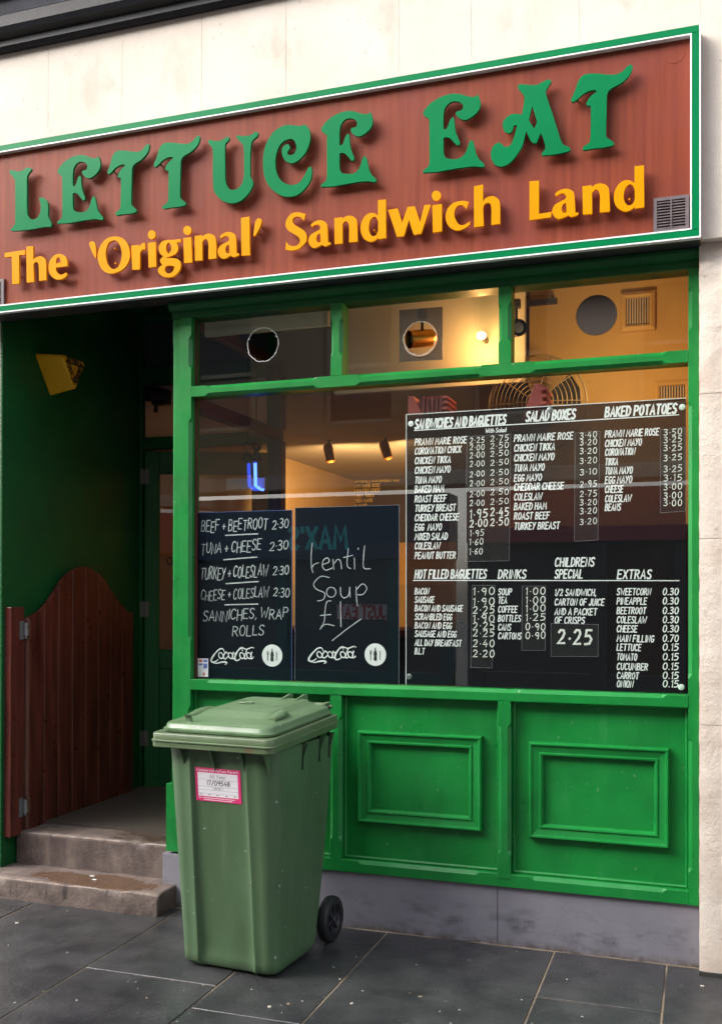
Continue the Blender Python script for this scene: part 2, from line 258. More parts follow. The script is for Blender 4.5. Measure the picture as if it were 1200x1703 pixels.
# ------------------------------------------------------------------ mesh helpers
class MB:
    def __init__(s): s.v = []; s.f = []; s.mi = []; s.k = 0
    def mat(s, k): s.k = k; return s
    def add(s, vs, fs):
        b = len(s.v); s.v += [tuple(p) for p in vs]
        for f in fs: s.f.append(tuple(b+i for i in f)); s.mi.append(s.k)
        return s
    def box(s, x0, x1, y0, y1, z0, z1):
        return s.add([(x0, y0, z0), (x1, y0, z0), (x1, y1, z0), (x0, y1, z0), (x0, y0, z1), (x1, y0, z1), (x1, y1, z1), (x0, y1, z1)],
                     [(0, 3, 2, 1), (4, 5, 6, 7), (0, 1, 5, 4), (1, 2, 6, 5), (2, 3, 7, 6), (3, 0, 4, 7)])
    def loft(s, secs, caps=True, closed=True):
        n = len(secs[0]); vs = [p for q in secs for p in q]; fs = []
        for i in range(len(secs)-1):
            for j in range(n if closed else n-1):
                a = i*n+j; b = i*n+(j+1) % n; fs.append((a, b, b+n, a+n))
        if caps and closed: fs.append(tuple(range(n-1, -1, -1))); fs.append(tuple(range((len(secs)-1)*n, len(secs)*n)))
        return s.add(vs, fs)
    def cyl(s, p0, p1, r0, n=14, r1=None, caps=True):
        p0, p1 = Vector(p0), Vector(p1); r1 = r0 if r1 is None else r1
        d = (p1-p0).normalized(); a = d.orthogonal().normalized(); b = d.cross(a)
        sec = lambda p, r: [p + (a*math.cos(2*math.pi*i/n)+b*math.sin(2*math.pi*i/n))*r for i in range(n)]
        return s.loft([sec(p0, r0), sec(p1, r1)], caps)
    def tube(s, pts, r, n=8, closed=False):
        pts = [Vector(p) for p in pts]; secs = []; L = len(pts); prev = None
        for i, p in enumerate(pts):
            q0 = pts[(i-1) % L] if (closed or i > 0) else p; q1 = pts[(i+1) % L] if (closed or i < L-1) else p
            d = (q1-q0).normalized()
            a = (prev - d*prev.dot(d)).normalized() if prev is not None and (prev - d*prev.dot(d)).length > 1e-4 else d.orthogonal().normalized()
            prev = a; b = d.cross(a); secs.append([p+(a*math.cos(2*math.pi*j/n)+b*math.sin(2*math.pi*j/n))*r for j in range(n)])
        if closed: secs.append(secs[0]); return s.loft(secs, caps=False)
        return s.loft(secs)
    def lathe(s, c, axis, prof, n=24, caps=True):
        c = Vector(c); d = Vector(axis).normalized(); a = d.orthogonal().normalized(); b = d.cross(a)
        return s.loft([[c+d*h+(a*math.cos(2*math.pi*i/n)+b*math.sin(2*math.pi*i/n))*max(r, 1e-4) for i in range(n)] for h, r in prof], caps=caps)
    def slab(s, loops, place, d0, d1):
        """extrude outline(s) with holes; place(a, b, depth) -> 3-D; d0 front, d1 back"""
        tri = tessellate_polygon([[Vector((a, b, 0)) for a, b in L] for L in loops]); flat = [p for L in loops for p in L]; n = len(flat)
        vs = [place(a, b, d0) for a, b in flat]+[place(a, b, d1) for a, b in flat]
        fs = [tuple(t) for t in tri]+[tuple(i+n for i in reversed(t)) for t in tri]; k = 0
        for L in loops:
            for i in range(len(L)): j = (i+1) % len(L); fs.append((k+i, k+i+n, k+j+n, k+j))
            k += len(L)
        return s.add(vs, fs)
    def ribbon(s, pts, w, place, d):
        """flat pen stroke along pts (2-D) of width w (number or list)"""
        P = [Vector((p[0], p[1])) for p in pts]; Q = [P[0]]
        for p in P[1:]:
            if (p-Q[-1]).length > 1e-6: Q.append(p)
        P = Q
        if len(P) < 2: return s
        ws = w if isinstance(w, (list, tuple)) else [w]*len(P)
        if len(ws) != len(P): ws = [ws[min(int(i*len(ws)/len(P)), len(ws)-1)] for i in range(len(P))]
        L, R = [], []
        for i, p in enumerate(P):
            a = (P[i]-P[i-1]).normalized() if i else (P[1]-P[0]).normalized(); b = (P[i+1]-P[i]).normalized() if i < len(P)-1 else a
            t = a+b
            t = t.normalized() if t.length > 1e-3 else a
            nn = Vector((-t.y, t.x)); k = min(1.6, 1.0/max(0.4, nn.dot(Vector((-a.y, a.x))))); h = ws[i]*0.5*k; q = p
            if i == 0: q = p-a*ws[i]*0.3
            if i == len(P)-1: q = p+a*ws[i]*0.3
            L.append(q+nn*h); R.append(q-nn*h)
        n = len(P); vs = [place(q.x, q.y, d) for q in L]+[place(q.x, q.y, d) for q in R]
        return s.add(vs, [(i, i+n, i+1+n, i+1) for i in range(n-1)])
    def build(s, name, mats, parent=None, smooth=None, bevel=0.0, seg=2, local=False, flip=True, loc=None):
        me = bpy.data.meshes.new(name)
        off = Vector((0, 0, 0))
        if parent is not None and not local:
            q = parent
            while q is not None: off += Vector(q.location); q = q.parent
        if loc is not None: off = Vector(loc)
        me.from_pydata([tuple(Vector(p)-off) for p in s.v], [], s.f)
        for mm in ([mats] if isinstance(mats, str) else mats): me.materials.append(MATS[mm])
        for i, p in enumerate(me.polygons): p.material_index = s.mi[i]
        if flip:
            bm = bmesh.new(); bm.from_mesh(me); bmesh.ops.recalc_face_normals(bm, faces=bm.faces); bm.to_mesh(me); bm.free()
        if smooth:
            for p in me.polygons: p.use_smooth = True
            me.set_sharp_from_angle(angle=math.radians(smooth))
        o = bpy.data.objects.new(name, me); COL.objects.link(o)
        if loc is not None: o.location = loc
        if parent is not None: o.parent = parent
        if bevel:
            b = o.modifiers.new("bevel", 'BEVEL'); b.width = bevel; b.segments = seg; b.limit_method = 'ANGLE'; b.angle_limit = math.radians(40)
        return o
def tag(o, label=None, cat=None, group=None, kind=None):
    for k, v in (('label', label), ('category', cat), ('group', group), ('kind', kind)):
        if v: o[k] = v
    return o
def thing(name, label, cat, loc=(0, 0, 0), rz=0.0, group=None):
    o = bpy.data.objects.new(name, None); COL.objects.link(o); o.location = loc; o.rotation_euler = (0, 0, rz); o.empty_display_size = 0.2
    return tag(o, label, cat, group)
def smoothloop(pts, closed=True, sub=4):
    """Catmull-Rom through (x, z, corner) points; corners stay sharp"""
    n = len(pts); out = []
    rng = range(n) if closed else range(n-1)
    for i in rng:
        p1, p2 = pts[i], pts[(i+1) % n]
        p0 = pts[i-1] if (closed or i > 0) else p1; p3 = pts[(i+2) % n] if (closed or i < n-2) else p2
        if p1[2]: p0 = p1
        if p2[2]: p3 = p2
        v0, v1, v2, v3 = (Vector(q[:2]) for q in (p0, p1, p2, p3))
        k = sub if not (p1[2] and p2[2]) else 1
        for j in range(k):
            t = j/k
            m1 = (v2-v0)*0.5; m2 = (v3-v1)*0.5
            if p1[2]: m1 = (v2-v1)
            if p2[2]: m2 = (v2-v1)
            q = v1*(2*t**3-3*t**2+1)+m1*(t**3-2*t**2+t)+v2*(-2*t**3+3*t**2)+m2*(t**3-t**2); out.append((q.x, q.y))
    if not closed: out.append(tuple(pts[-1][:2]))
    return out
XZ = lambda a, b, d: (a, d, b)            # outlines drawn on the shopfront plane, depth along Y
def bar(mb, axis, t0, t1, w0, w1, d0, d1, stops=((0.07, 0.07),), ch=0.015, sides=(1, 1), e=0.0016):
    """timber bar with stopped chamfers: axis 'x' or 'z', from t0 to t1, width w0..w1, front d0, back d1. stops: list of (a, b) chamfered runs"""
    ts = [(t0, 0)]
    for a, b in sorted(stops): ts += [(a, 0), (a+0.02, 1), (b-0.02, 1), (b, 0)]
    ts.append((t1, 0)); secs = []
    for t, k in ts:
        ca = e+(ch-e)*k*sides[0]; cb = e+(ch-e)*k*sides[1]
        pr = [(w0, d1), (w0, d0+ca), (w0+ca, d0), (w1-cb, d0), (w1, d0+cb), (w1, d1)]
        secs.append([(w, d, t) if axis == 'z' else (t, d, w) for w, d in pr])
    return mb.loft(secs)
def frame(mb, X0, X1, Z0, Z1, prof):
    """mitred picture-frame moulding: prof = [(inset from the outer edge, Y)]"""
    R = [[(X0+i, y, Z0+i), (X1-i, y, Z0+i), (X1-i, y, Z1-i), (X0+i, y, Z1-i)] for i, y in prof]; vs = [p for r in R for p in r]; fs = []
    for k in range(len(R)-1):
        for j in range(4): a = k*4+j; b = k*4+(j+1) % 4; fs.append((a, b, b+4, a+4))
    return mb.add(vs, fs)

# ------------------------------------------------------------------ pen alphabet (unit height)
def arc(cx, cy, rx, ry, a0, a1, n=8): return [(cx+rx*math.cos(math.radians(a0+(a1-a0)*i/n)), cy+ry*math.sin(math.radians(a0+(a1-a0)*i/n))) for i in range(n+1)]
PEN = {
 'A': [[(0, 0), (.26, 1), (.52, 0)], [(.09, .33), (.44, .33)]], 'B': [[(0, 0), (0, 1)], [(0, 1), (.3, .98), (.42, .8), (.32, .58), (0, .53)], [(.05, .53), (.36, .5), (.48, .27), (.34, .03), (0, 0)]],
 'C': [[(.48, .82), (.36, .98), (.18, .98), (.03, .75), (0, .4), (.1, .06), (.28, 0), (.46, .16)]], 'D': [[(0, 0), (0, 1)], [(0, 1), (.26, .96), (.46, .7), (.46, .3), (.26, .03), (0, 0)]],
 'E': [[(.44, 1), (0, 1), (0, 0), (.44, 0)], [(0, .52), (.36, .52)]], 'F': [[(.44, 1), (0, 1), (0, 0)], [(0, .52), (.36, .52)]],
 'G': [[(.46, .84), (.34, .98), (.16, .96), (.02, .7), (.02, .3), (.14, .02), (.34, .02), (.46, .2), (.46, .44), (.28, .44)]], 'H': [[(0, 0), (0, 1)], [(.46, 0), (.46, 1)], [(0, .5), (.46, .52)]],
 'I': [[(.06, 0), (.06, 1)]], 'J': [[(.34, 1), (.34, .2), (.22, 0), (.06, .04), (0, .2)]], 'K': [[(0, 0), (0, 1)], [(.44, 1), (.02, .45)], [(.12, .56), (.46, 0)]], 'L': [[(0, 1), (0, 0), (.4, 0)]],
 'M': [[(0, 0), (.08, 1), (.3, .35), (.54, 1), (.62, 0)]], 'N': [[(0, 0), (.02, 1), (.44, 0), (.48, 1)]], 'O': [arc(.25, .5, .25, .5, 100, 460, 12)], 'P': [[(0, 0), (0, 1)], [(0, 1), (.34, .97), (.46, .75), (.34, .5), (0, .46)]],
 'Q': [arc(.25, .5, .25, .5, 100, 460, 12), [(.3, .2), (.5, -.06)]], 'R': [[(0, 0), (0, 1)], [(0, 1), (.32, .97), (.44, .77), (.32, .54), (0, .5)], [(.18, .5), (.48, 0)]],
 'S': [[(.44, .86), (.32, 1), (.12, .97), (.02, .78), (.1, .58), (.34, .45), (.44, .24), (.32, .02), (.1, 0), (0, .14)]], 'T': [[(0, 1), (.5, 1)], [(.25, 1), (.25, 0)]],
 'U': [[(0, 1), (.02, .25), (.14, 0), (.34, 0), (.46, .25), (.48, 1)]], 'V': [[(0, 1), (.22, 0), (.48, 1)]], 'W': [[(0, 1), (.14, 0), (.34, .65), (.52, 0), (.7, 1)]], 'X': [[(0, 0), (.48, 1)], [(0, 1), (.48, 0)]],
 'Y': [[(0, 1), (.24, .5)], [(.48, 1), (.1, 0)]], 'Z': [[(0, 1), (.46, 1), (0, 0), (.46, 0)]], '0': [arc(.23, .5, .23, .5, 100, 460, 12)], '1': [[(.02, .82), (.14, 1), (.14, 0)]],
 '2': [[(.02, .8), (.14, .98), (.34, .96), (.42, .74), (.3, .42), (0, .02), (.46, .04)]], '3': [[(.02, .9), (.2, 1), (.38, .88), (.34, .64), (.14, .54), (.4, .42), (.42, .16), (.22, 0), (0, .1)]],
 '4': [[(.28, 1), (0, .36), (.46, .36)], [(.36, .62), (.34, 0)]], '5': [[(.42, 1), (.08, 1), (.04, .58), (.28, .62), (.44, .38), (.32, .06), (0, .02)]], '6': [[(.38, .98), (.1, .66), (.02, .3), (.16, 0), (.38, .1), (.4, .38), (.2, .5), (.04, .34)]],
 '7': [[(0, 1), (.44, 1), (.14, 0)]], '8': [arc(.22, .77, .17, .23, -90, 270, 10), arc(.22, .27, .21, .27, 90, 450, 10)], '9': [[(.4, .64), (.2, .46), (.02, .68), (.16, .98), (.38, .92), (.42, .6), (.34, 0)]],
 '.': [[(.04, .0), (.05, .06)]], ',': [[(.08, .08), (.02, -.14)]], "'": [[(.06, 1), (.03, .78)]], '/': [[(0, -.05), (.36, 1.05)]], '+': [[(0, .45), (.4, .45)], [(.2, .7), (.2, .18)]], '-': [[(.02, .45), (.3, .45)]],
 '\u00b7': [[(.04, .40), (.05, .46)]],
 'a': [arc(.2, .3, .2, .3, 60, 400, 9), [(.4, .6), (.42, 0)]], 'c': [[(.36, .5), (.22, .6), (.05, .45), (.05, .15), (.22, 0), (.38, .12)]], 'd': [arc(.2, .3, .2, .3, 60, 400, 9), [(.42, 1), (.42, 0)]],
 'e': [[(.02, .3), (.4, .34), (.32, .58), (.12, .58), (.01, .3), (.14, .02), (.38, .1)]], 'f': [[(.34, .95), (.2, .98), (.14, .8), (.14, 0)], [(0, .6), (.3, .6)]], 'h': [[(0, 0), (0, 1)], [(0, .4), (.2, .6), (.36, .5), (.36, 0)]],
 'i': [[(.05, 0), (.05, .6)], [(.05, .8), (.06, .88)]], 'l': [[(.05, 1), (.05, 0)]], 'm': [[(0, 0), (0, .6)], [(0, .4), (.16, .6), (.28, .5), (.28, 0)], [(.28, .4), (.42, .6), (.56, .5), (.56, 0)]],
 'o': [arc(.2, .3, .2, .3, 90, 450, 10)], 'r': [[(0, 0), (0, .6)], [(0, .36), (.14, .58), (.28, .56)]], 's': [[(.34, .5), (.18, .6), (.04, .46), (.3, .22), (.2, 0), (0, .08)]], 't': [[(.14, .9), (.14, .06), (.3, .02)], [(0, .6), (.3, .6)]],
 'u': [[(0, .6), (.02, .12), (.18, 0), (.34, .12)], [(.36, .6), (.36, 0)]],
}
def pen(mb, text, x0, z0, h, width=None, weight=0.13, slant=0.0, depth=0.0, place=XZ, rise=0.0, gap=0.2, sgn=1, wob=0.0, rng=None, space=0.34):
    """write text from (x0, z0) with cap height h, fitted to width; depth is the Y of the stroke faces"""
    adv = 0.0; items = []
    for chx in text:
        if chx == ' ': adv += space; continue
        g = PEN[chx]; wd = max(max(p[0] for p in st) for st in g); items.append((adv, g)); adv += wd+gap
    tot = max(0.05, adv-gap); sx = (width/tot/h) if width else 1.0; rng = rng or random
    for a, g in items:
        dz = wob*rng.uniform(-1, 1)*h; k = 1+wob*rng.uniform(-.6, .6)
        for i, st in enumerate(g):
            pts = [(x0+sgn*((a+p[0])*sx*h+slant*p[1]*h), z0+rise*(a*sx*h)+dz+p[1]*h*k) for p in st]
            if len(pts) > 2 and len(pts) < 12 and text != text.upper(): pts = smoothloop([(q[0], q[1], 0) for q in pts], closed=False, sub=2)
            mb.ribbon(pts, weight*h, place, depth-0.00012*(i+1))
    return mb
GLYPHS = {
 'bigE': '1,12! 0,21 24,38 29,69 28,223 26,244 4,264 1,276 16,297 48,320 89,334 130,338 165,331 199,316 225,309 244,316! 254,290 254,262 239,239 214,222 188,215 165,225 147,246 153,258 171,259 179,274 170,292 147,302 121,301 101,283 92,253 92,189! 107,191 121,223 133,235 140,223 145,177 156,144 165,120 159,110 148,114 124,143 107,152 92,152! 92,103 95,77 104,63 133,53 168,54 191,74 205,112 218,123 227,106 237,62 251,35 271,14 271,3 264,0 222,9 153,10 66,7',
 'bigA': '218,22! 217,32 229,46 231,61 221,98 212,117! 205,103 196,82 185,79 171,91 159,116 150,134! 136,78 120,52 97,23 71,4 42,0 16,13 2,39 0,66 10,92 32,104 49,94 62,81 84,87 100,122 113,166! 100,167 95,155 87,140 71,139 55,154 50,178 58,199 81,215 107,216 132,209! 142,260 142,288! 129,306 115,326 123,339 151,333 189,325 215,331 243,340 256,330 246,313 234,290 240,260 259,200 278,137 296,77 306,57 331,41 335,31 328,24 290,20 256,20|176,238! 197,168! 185,140! 162,181!',
 'bigT': '48,5 52,15 74,29 79,48 81,171 76,180 63,189 67,203 84,223 106,237! 98,244 76,244 49,234 25,216 10,208 0,216 5,231 17,256 27,287 42,308 64,316 101,312 149,300 183,295 210,304 226,319 243,325 248,310 238,285 217,264 193,250 162,238 149,222 146,198 143,61 147,39 164,24 174,12 169,3 135,0 89,1 59,0',
 'bigU': '0,310 8,316 29,308 53,303 76,307 94,316 107,314 107,301 92,287 87,266 88,155 90,113 98,86 111,69 126,62 150,65 170,79 182,105 186,142 184,248 177,270 162,286 146,307 152,315 177,308 206,306 226,309 244,319 257,312 252,296 231,281 221,259 217,185 218,114! 232,89! 231,71 219,49 199,26 173,8 142,0 116,2 80,15 51,40 32,66 26,93 24,164 24,254 19,279 3,297',
 'bigC': '242,117 244,92 237,62 216,33 190,12 164,1 132,0 98,9 66,28 36,56 15,91 3,135 0,177 3,213 12,251 31,285 57,313 89,328 121,332 152,326 186,318 207,323! 223,308 233,287 236,253 228,223 210,189 184,166 163,155 142,153 121,162 103,182 95,205 97,227 108,240 124,243 135,232 134,221 124,211 124,199 134,191 153,193 164,205 168,224 160,249 145,264 126,265 105,260 84,243 71,218 64,190 63,156 70,118 87,86 111,65 142,53 174,55 197,74 216,103 226,121 235,124',
 'bigL': '8,14 14,21 31,38 35,51 34,248 31,267 15,288 0,304 3,317 27,313 55,304 82,308 107,316 127,312 131,301 116,288 106,268 105,231 107,92 114,70 128,54 147,50 169,56 184,77 189,105 185,131 178,150! 191,155 212,146 229,125 233,95 232,60 240,41 252,18 252,5 243,0 210,4 144,1 61,3 14,7',
 'T': '0,165! 125,167! 125,143! 88,144! 90,0! 47,1! 44,142! 2,142!',
 'h1': '0,183! 41,181! 43,114! 63,123 90,125 113,106 119,79 121,2! 77,2! 75,78 67,95 53,98 43,87! 46,0! 3,1!',
 'e': '111,63! 109,93 92,117 61,129 31,122 6,97 0,65 8,35 31,10 62,0 89,4 108,17 104,32! 81,24 62,28 46,44 44,62!|44,83! 46,103 58,113 69,103 72,84!',
 'q1': '0,77 13,84 27,79 35,63 39,31 38,0 25,15 7,54',
 'O': '96,180 127,173 156,151 174,120 181,82 173,49 150,22 120,6 80,0 43,11 17,36 2,72 0,107 11,138 34,165 62,179|94,161 63,154 46,119 46,82 57,47 80,23 108,25 125,44 135,78 132,115 116,148',
 'r': '0,120! 45,119! 46,109! 56,121 66,126 76,125! 78,93! 63,93 49,81! 48,0! 6,2!',
 'i1': '0,120! 43,119! 46,1! 5,0!|42,155 38,168 28,177 15,179 4,172 0,160 4,146 15,137 28,136 38,142',
 'g': '122,177! 121,160! 98,162! 107,143 106,125 93,108 66,99 45,97! 48,93! 75,90 102,83 119,68 122,47 111,22 84,3 51,0 21,10 0,30 0,46 12,58 23,63! 12,77 10,88 21,100 30,104! 12,117 3,139 6,160 24,177 51,180 86,177|71,138 68,154 61,164 52,165 45,156 42,141 45,126 52,116 61,115 68,123|36,45 48,56 81,52 87,43 78,25 57,18 39,29',
 'i2': '1,121! 43,121! 48,0! 5,1!|44,153 40,166 29,175 15,177 4,170 0,158 4,145 15,136 29,134 40,141',
 'l': '0,179! 43,180! 46,0! 3,2!',
 'q2': '7,0 0,4 3,30 10,67 25,80 41,70 39,53 25,25',
 'S': '99,159! 90,129! 75,147 54,153 38,145 38,124 61,105 89,86 104,62 103,36 85,16 61,2 30,0 0,7! 4,44! 16,27 40,18 61,22 72,37 65,57 40,76 12,95 0,122 9,150 33,170 64,171',
 'a': '12,107! 31,119 58,122 82,111 92,91 96,24 101,17 108,16! 106,7 82,1 65,10! 48,2 24,0 7,15 0,35 10,59 34,71 55,80 58,92 48,103 31,103 17,95!|58,63! 45,57 39,40 46,23 60,23!',
 'n': '0,119! 37,119! 39,111! 54,120 77,121 101,107 109,80 112,1! 71,1! 71,72 64,94 51,98 39,86! 40,0! 2,1!',
 'd': '81,180! 118,179! 119,7! 83,6! 82,13! 65,2 41,0 15,17 0,50 2,85 18,114 41,127 64,124 81,111!|59,108 45,95 38,68 41,42 55,23 71,25 81,41 82,66 81,88 71,105',
 'w': '0,125! 44,127! 65,61! 90,127! 123,126! 147,53! 167,126! 196,124! 152,2! 118,1! 96,70! 73,0! 41,1!',
 'i3': '2,119! 45,120! 46,1! 5,0!|41,157 37,170 27,179 14,181 4,174 0,162 4,148 14,139 27,137 37,144',
 'c': '103,117! 91,87! 82,101 68,108 51,105 39,83 41,58 54,31 74,20 94,26 107,33! 105,19 83,5 51,0 22,15 4,42 0,71 10,101 33,121 62,126 85,124',
 'h2': '0,177! 40,180! 40,105! 52,120 80,125 103,112 113,87 114,3! 76,1! 76,72 70,93 58,98 45,92 40,77! 43,1! 1,0!',
 'L': '0,165! 40,163! 40,22! 93,24! 90,2! 0,0!',
}
PLACES = [('bigE', 'g', -1.162, 3.388, 1.0), ('bigA', 'g', -0.861, 3.38, 1.0), ('bigT', 'g', -0.523, 3.4, 1.0), ('bigU', 'g', -2.211, 3.381, 1.0), ('bigC', 'g', -1.929, 3.375, 1.0), ('bigL', 'g', -3.338, 3.389, 1.0), ('T', 'y', -3.367, 3.123, 1.0), ('h1', 'y', -3.235, 3.123, 1.0), ('e', 'y', -3.102, 3.119, 1.0), ('q1', 'y', -2.865, 3.205, 1.0), ('O', 'y', -2.815, 3.118, 1.0), ('r', 'y', -2.627, 3.123, 1.0), ('i1', 'y', -2.535, 3.126, 1.0), ('g', 'y', -2.478, 3.068, 1.0), ('i2', 'y', -2.343, 3.126, 1.0), ('l', 'y', -2.04, 3.128, 1.0), ('q2', 'y', -1.976, 3.215, 1.0), ('S', 'y', -1.815, 3.127, 1.0), ('a', 'y', -1.702, 3.127, 1.0), ('n', 'y', -1.576, 3.131, 1.0), ('d', 'y', -1.45, 3.125, 1.0), ('w', 'y', -1.322, 3.131, 1.0), ('i3', 'y', -1.122, 3.132, 1.0), ('c', 'y', -1.06, 3.128, 1.0), ('h2', 'y', -0.935, 3.133, 1.0), ('L', 'y', -0.696, 3.135, 1.0), ('bigE', 'g', -3.05, 3.388, 0.97), ('bigE', 'g', -1.64, 3.388, 0.964), ('bigT', 'g', -2.762, 3.4, 0.94), ('bigT', 'g', -2.504, 3.4, 0.999), ('n', 'y', -2.282, 3.131, 1.031), ('a', 'y', -2.161, 3.127, 1.026), ('a', 'y', -0.601, 3.127, 0.999), ('n', 'y', -0.476, 3.131, 0.998), ('d', 'y', -0.348, 3.125, 1.004)]
# ================================================================== ground
def paving():
    mb = MB(); g = 0.0042; rnd = random.Random(3)
    cols = [(-6.6, -5.9, []), (-5.9, -5.1, [-.7]), (-5.1, -4.45, [-.95]), (-4.45, -3.178, [-.62, -1.3]), (-3.178, -2.425, [-1.55]), (-2.425, -1.82, [-.826, -1.62]), (-1.82, -1.372, [-1.042, -1.75]), (-1.372, -.612, [-1.68]),
            (-.612, -.146, [-.515, -1.5]), (-.146, .62, [-1.1]), (.62, 1.25, [-.7]), (1.25, 2.0, []), (2.0, 2.7, [-.9]), (2.7, 3.5, []), (3.5, 4.2, [-.6]), (4.2, 5.0, [])]
    for x0, x1, br in cols:
        ys = [0.0]+br+[-2.2, -2.75]
        for a, b in zip(ys, ys[1:]):
            d = rnd.uniform(-.0012, .0012); w = rnd.uniform(-.0012, .0012)
            if b < -2.3: b = -2.75
            xa, xb, ya, yb = x0+g, x1-g, b+g, a-g
            mb.add([(xa, ya, -.05), (xb, ya, -.05), (xb, yb, -.05), (xa, yb, -.05), (xa, ya, d), (xb, ya, w), (xb, yb, d), (xa, yb, w)],
                   [(4, 5, 6, 7), (0, 1, 5, 4), (1, 2, 6, 5), (2, 3, 7, 6), (3, 0, 4, 7)])
    mb.mat(1).box(-6.7, 5.1, -2.76, .6, -.12, -.0040)
    tag(mb.build("pavement", ["slate", "mortar"], bevel=0.0022, seg=1), kind='structure')
paving()
def grit():
    m = MB(); rnd = random.Random(9)
    for i in range(85):
        x, y = (rnd.uniform(-4.2, .5), rnd.uniform(-2.2, -.03)) if i > 38 else (rnd.gauss(-1.75, .45), rnd.gauss(-.95, .22))
        if -2.15 < x < -1.5 and -.8 < y < -.1 or (x < -2.4 and y > -.2): continue
        r = rnd.choice((.0015, .002, .002, .003, .003, .0045, .007)); n = rnd.randrange(5, 8); a0 = rnd.random()*6
        rim = [(x+r*rnd.uniform(.6, 1.2)*math.cos(a0+2*math.pi*k/n)*1.3, y+r*rnd.uniform(.6, 1.2)*math.sin(a0+2*math.pi*k/n)) for k in range(n)]
        m.mat(i % 3).loft([[(a, b, -.001) for a, b in rim], [(x+(a-x)*.8, y+(b-y)*.8, .0012+r*.15) for a, b in rim]])
    tag(m.build("grit", ["pale_stone", "mortar", "pale_stone"]), "pale grit and paper scraps scattered over the dark paving", kind='stuff')
grit()
mb = MB()
for x in [-6.7+i*0.92 for i in range(13)]: mb.box(x+.004, x+.916, -2.92, -2.765, -.16, 0.0)
tag(mb.build("kerb", "pale_stone", bevel=.012), kind='structure')
tag(MB().box(-60, 60, -60, 12, -.5, -.13).build("road", "asphalt"), kind='structure')
tag(MB().box(-60, 60, -9.4, -7.4, -.128, 0.0).build("far_pavement", "slate", bevel=.01), kind='structure')

# ================================================================== street opposite (seen reflected in the panes)
FY = -9.0
def opposite():
    b = thing("stone_building", "sandstone building with two shops across the street, seen reflected in the window", "building", (0, FY, 0))
    x0, x1 = -24.0, 9.0
    w = MB(); xs = [x0]+[v for k in range(14) for v in (-22.8+k*2.2, -22.8+k*2.2+1.05)]+[x1]
    for i in range(0, len(xs)-1, 2): w.box(xs[i], xs[i+1], FY-.5, FY, 3.25, 8.3)
    for i in range(1, len(xs)-1, 2):
        w.box(xs[i], xs[i+1], FY-.5, FY, 3.25, 4.0); w.box(xs[i], xs[i+1], FY-.5, FY, 5.7, 6.2); w.box(xs[i], xs[i+1], FY-.5, FY, 7.8, 8.3)
    w.build("wall", "sandstone", b)
    c = MB().box(x0, x1, FY-.3, FY+.22, 3.05, 3.25).box(x0-.1, x1+.1, FY-.5, FY+.3, 8.3, 8.6); c.build("string_course", "pale_stone", b, bevel=.02)
    for i in range(1, len(xs)-1, 2):
        for za, zb in ((4.0, 5.7), (6.2, 7.8)):
            f = MB().box(xs[i], xs[i+1], FY-.2, FY-.14, za, za+.07).box(xs[i], xs[i+1], FY-.2, FY-.14, zb-.07, zb).box(xs[i], xs[i]+.06, FY-.2, FY-.14, za+.07, zb-.07).box(xs[i+1]-.06, xs[i+1], FY-.2, FY-.14, za+.07, zb-.07).box(xs[i]+.06, xs[i+1]-.06, FY-.2, FY-.14, (za+zb)/2-.03, (za+zb)/2+.03)
            fo = f.build("window", "pale_stone", b); MB().box(xs[i]+.06, xs[i+1]-.06, FY-.19, FY-.175, za+.07, zb-.07).build("pane", "dark_shop", fo)
    # shop one: navy fascia with teal letters
    MB().box(x0, -3.3, FY-.4, FY+.12, 2.05, 2.95).build("fascia", "navy_fascia", b, bevel=.01)
    t = MB(); T = lambda a, bb, d: (a, d, bb)
    def big(s, xs_, z, h, wgt, m):
        return pen(m, s, xs_, z, h, weight=wgt, depth=FY+.13, place=lambda a, bb, d: (a, 2*(FY+.13)-d, bb), sgn=-1)
    pen(t, "MAX'S", -4.79, 2.21, .30, weight=.2, depth=FY+.123, place=lambda a, bb, d: (a, 2*(FY+.123)-d, bb), sgn=-1)
    t.build("lettering", "teal_letters", b, flip=False)
    s = MB()
    for x in (-9.9, -7.9, -5.9, -4.2, -3.42): s.box(x, x+.16, FY-.1, FY+.06, 0, 2.05)
    s.box(x0, -3.26, FY-.08, FY+.05, 0, .45); s.build("shop_frame", "teal_paint", b)
    MB().box(x0, -3.3, FY-.3, FY-.12, .45, 2.05).build("shop_window", "dark_shop", b)
    j0, j1 = onY(632, 1008, 9.0), onY(555, 1028, 9.0)
    st = MB().box(j1.x-.03, j0.x+.03, FY-.118, FY-.112, j1.z-.02, j0.z+.02).build("window_sticker", "paper", b)
    l = MB(); pen(l, "JUST EAT", j0.x, j1.z, j0.z-j1.z, width=abs(j0.x-j1.x), weight=.2, depth=FY-.11, place=lambda a, bb, d: (a, 2*(FY-.11)-d, bb), sgn=-1); l.build("lettering", "red_sticker", st, flip=False)
    # shop two: maroon fascia, black front, brown door
    MB().box(-3.05, x1, FY-.4, FY+.16, 2.25, 2.95).build("fascia", "maroon_fascia", b, bevel=.01)
    s = MB()
    for x in (-3.05, -1.4, -.35, 1.6, 3.6, 5.8): s.box(x, x+.2, FY-.1, FY+.08, 0, 2.25)
    s.box(-3.0, x1, FY-.08, FY+.05, 0, .5); s.build("shop_frame", "dark_shop", b)
    MB().box(-3.0, x1, FY-.32, FY-.13, .5, 2.25).build("shop_window", "dark_shop", b)
    MB().box(-1.2, -.35, FY-.11, FY-.05, 0.05, 2.2).build("door", "brown_door", b, bevel=.01)
opposite()

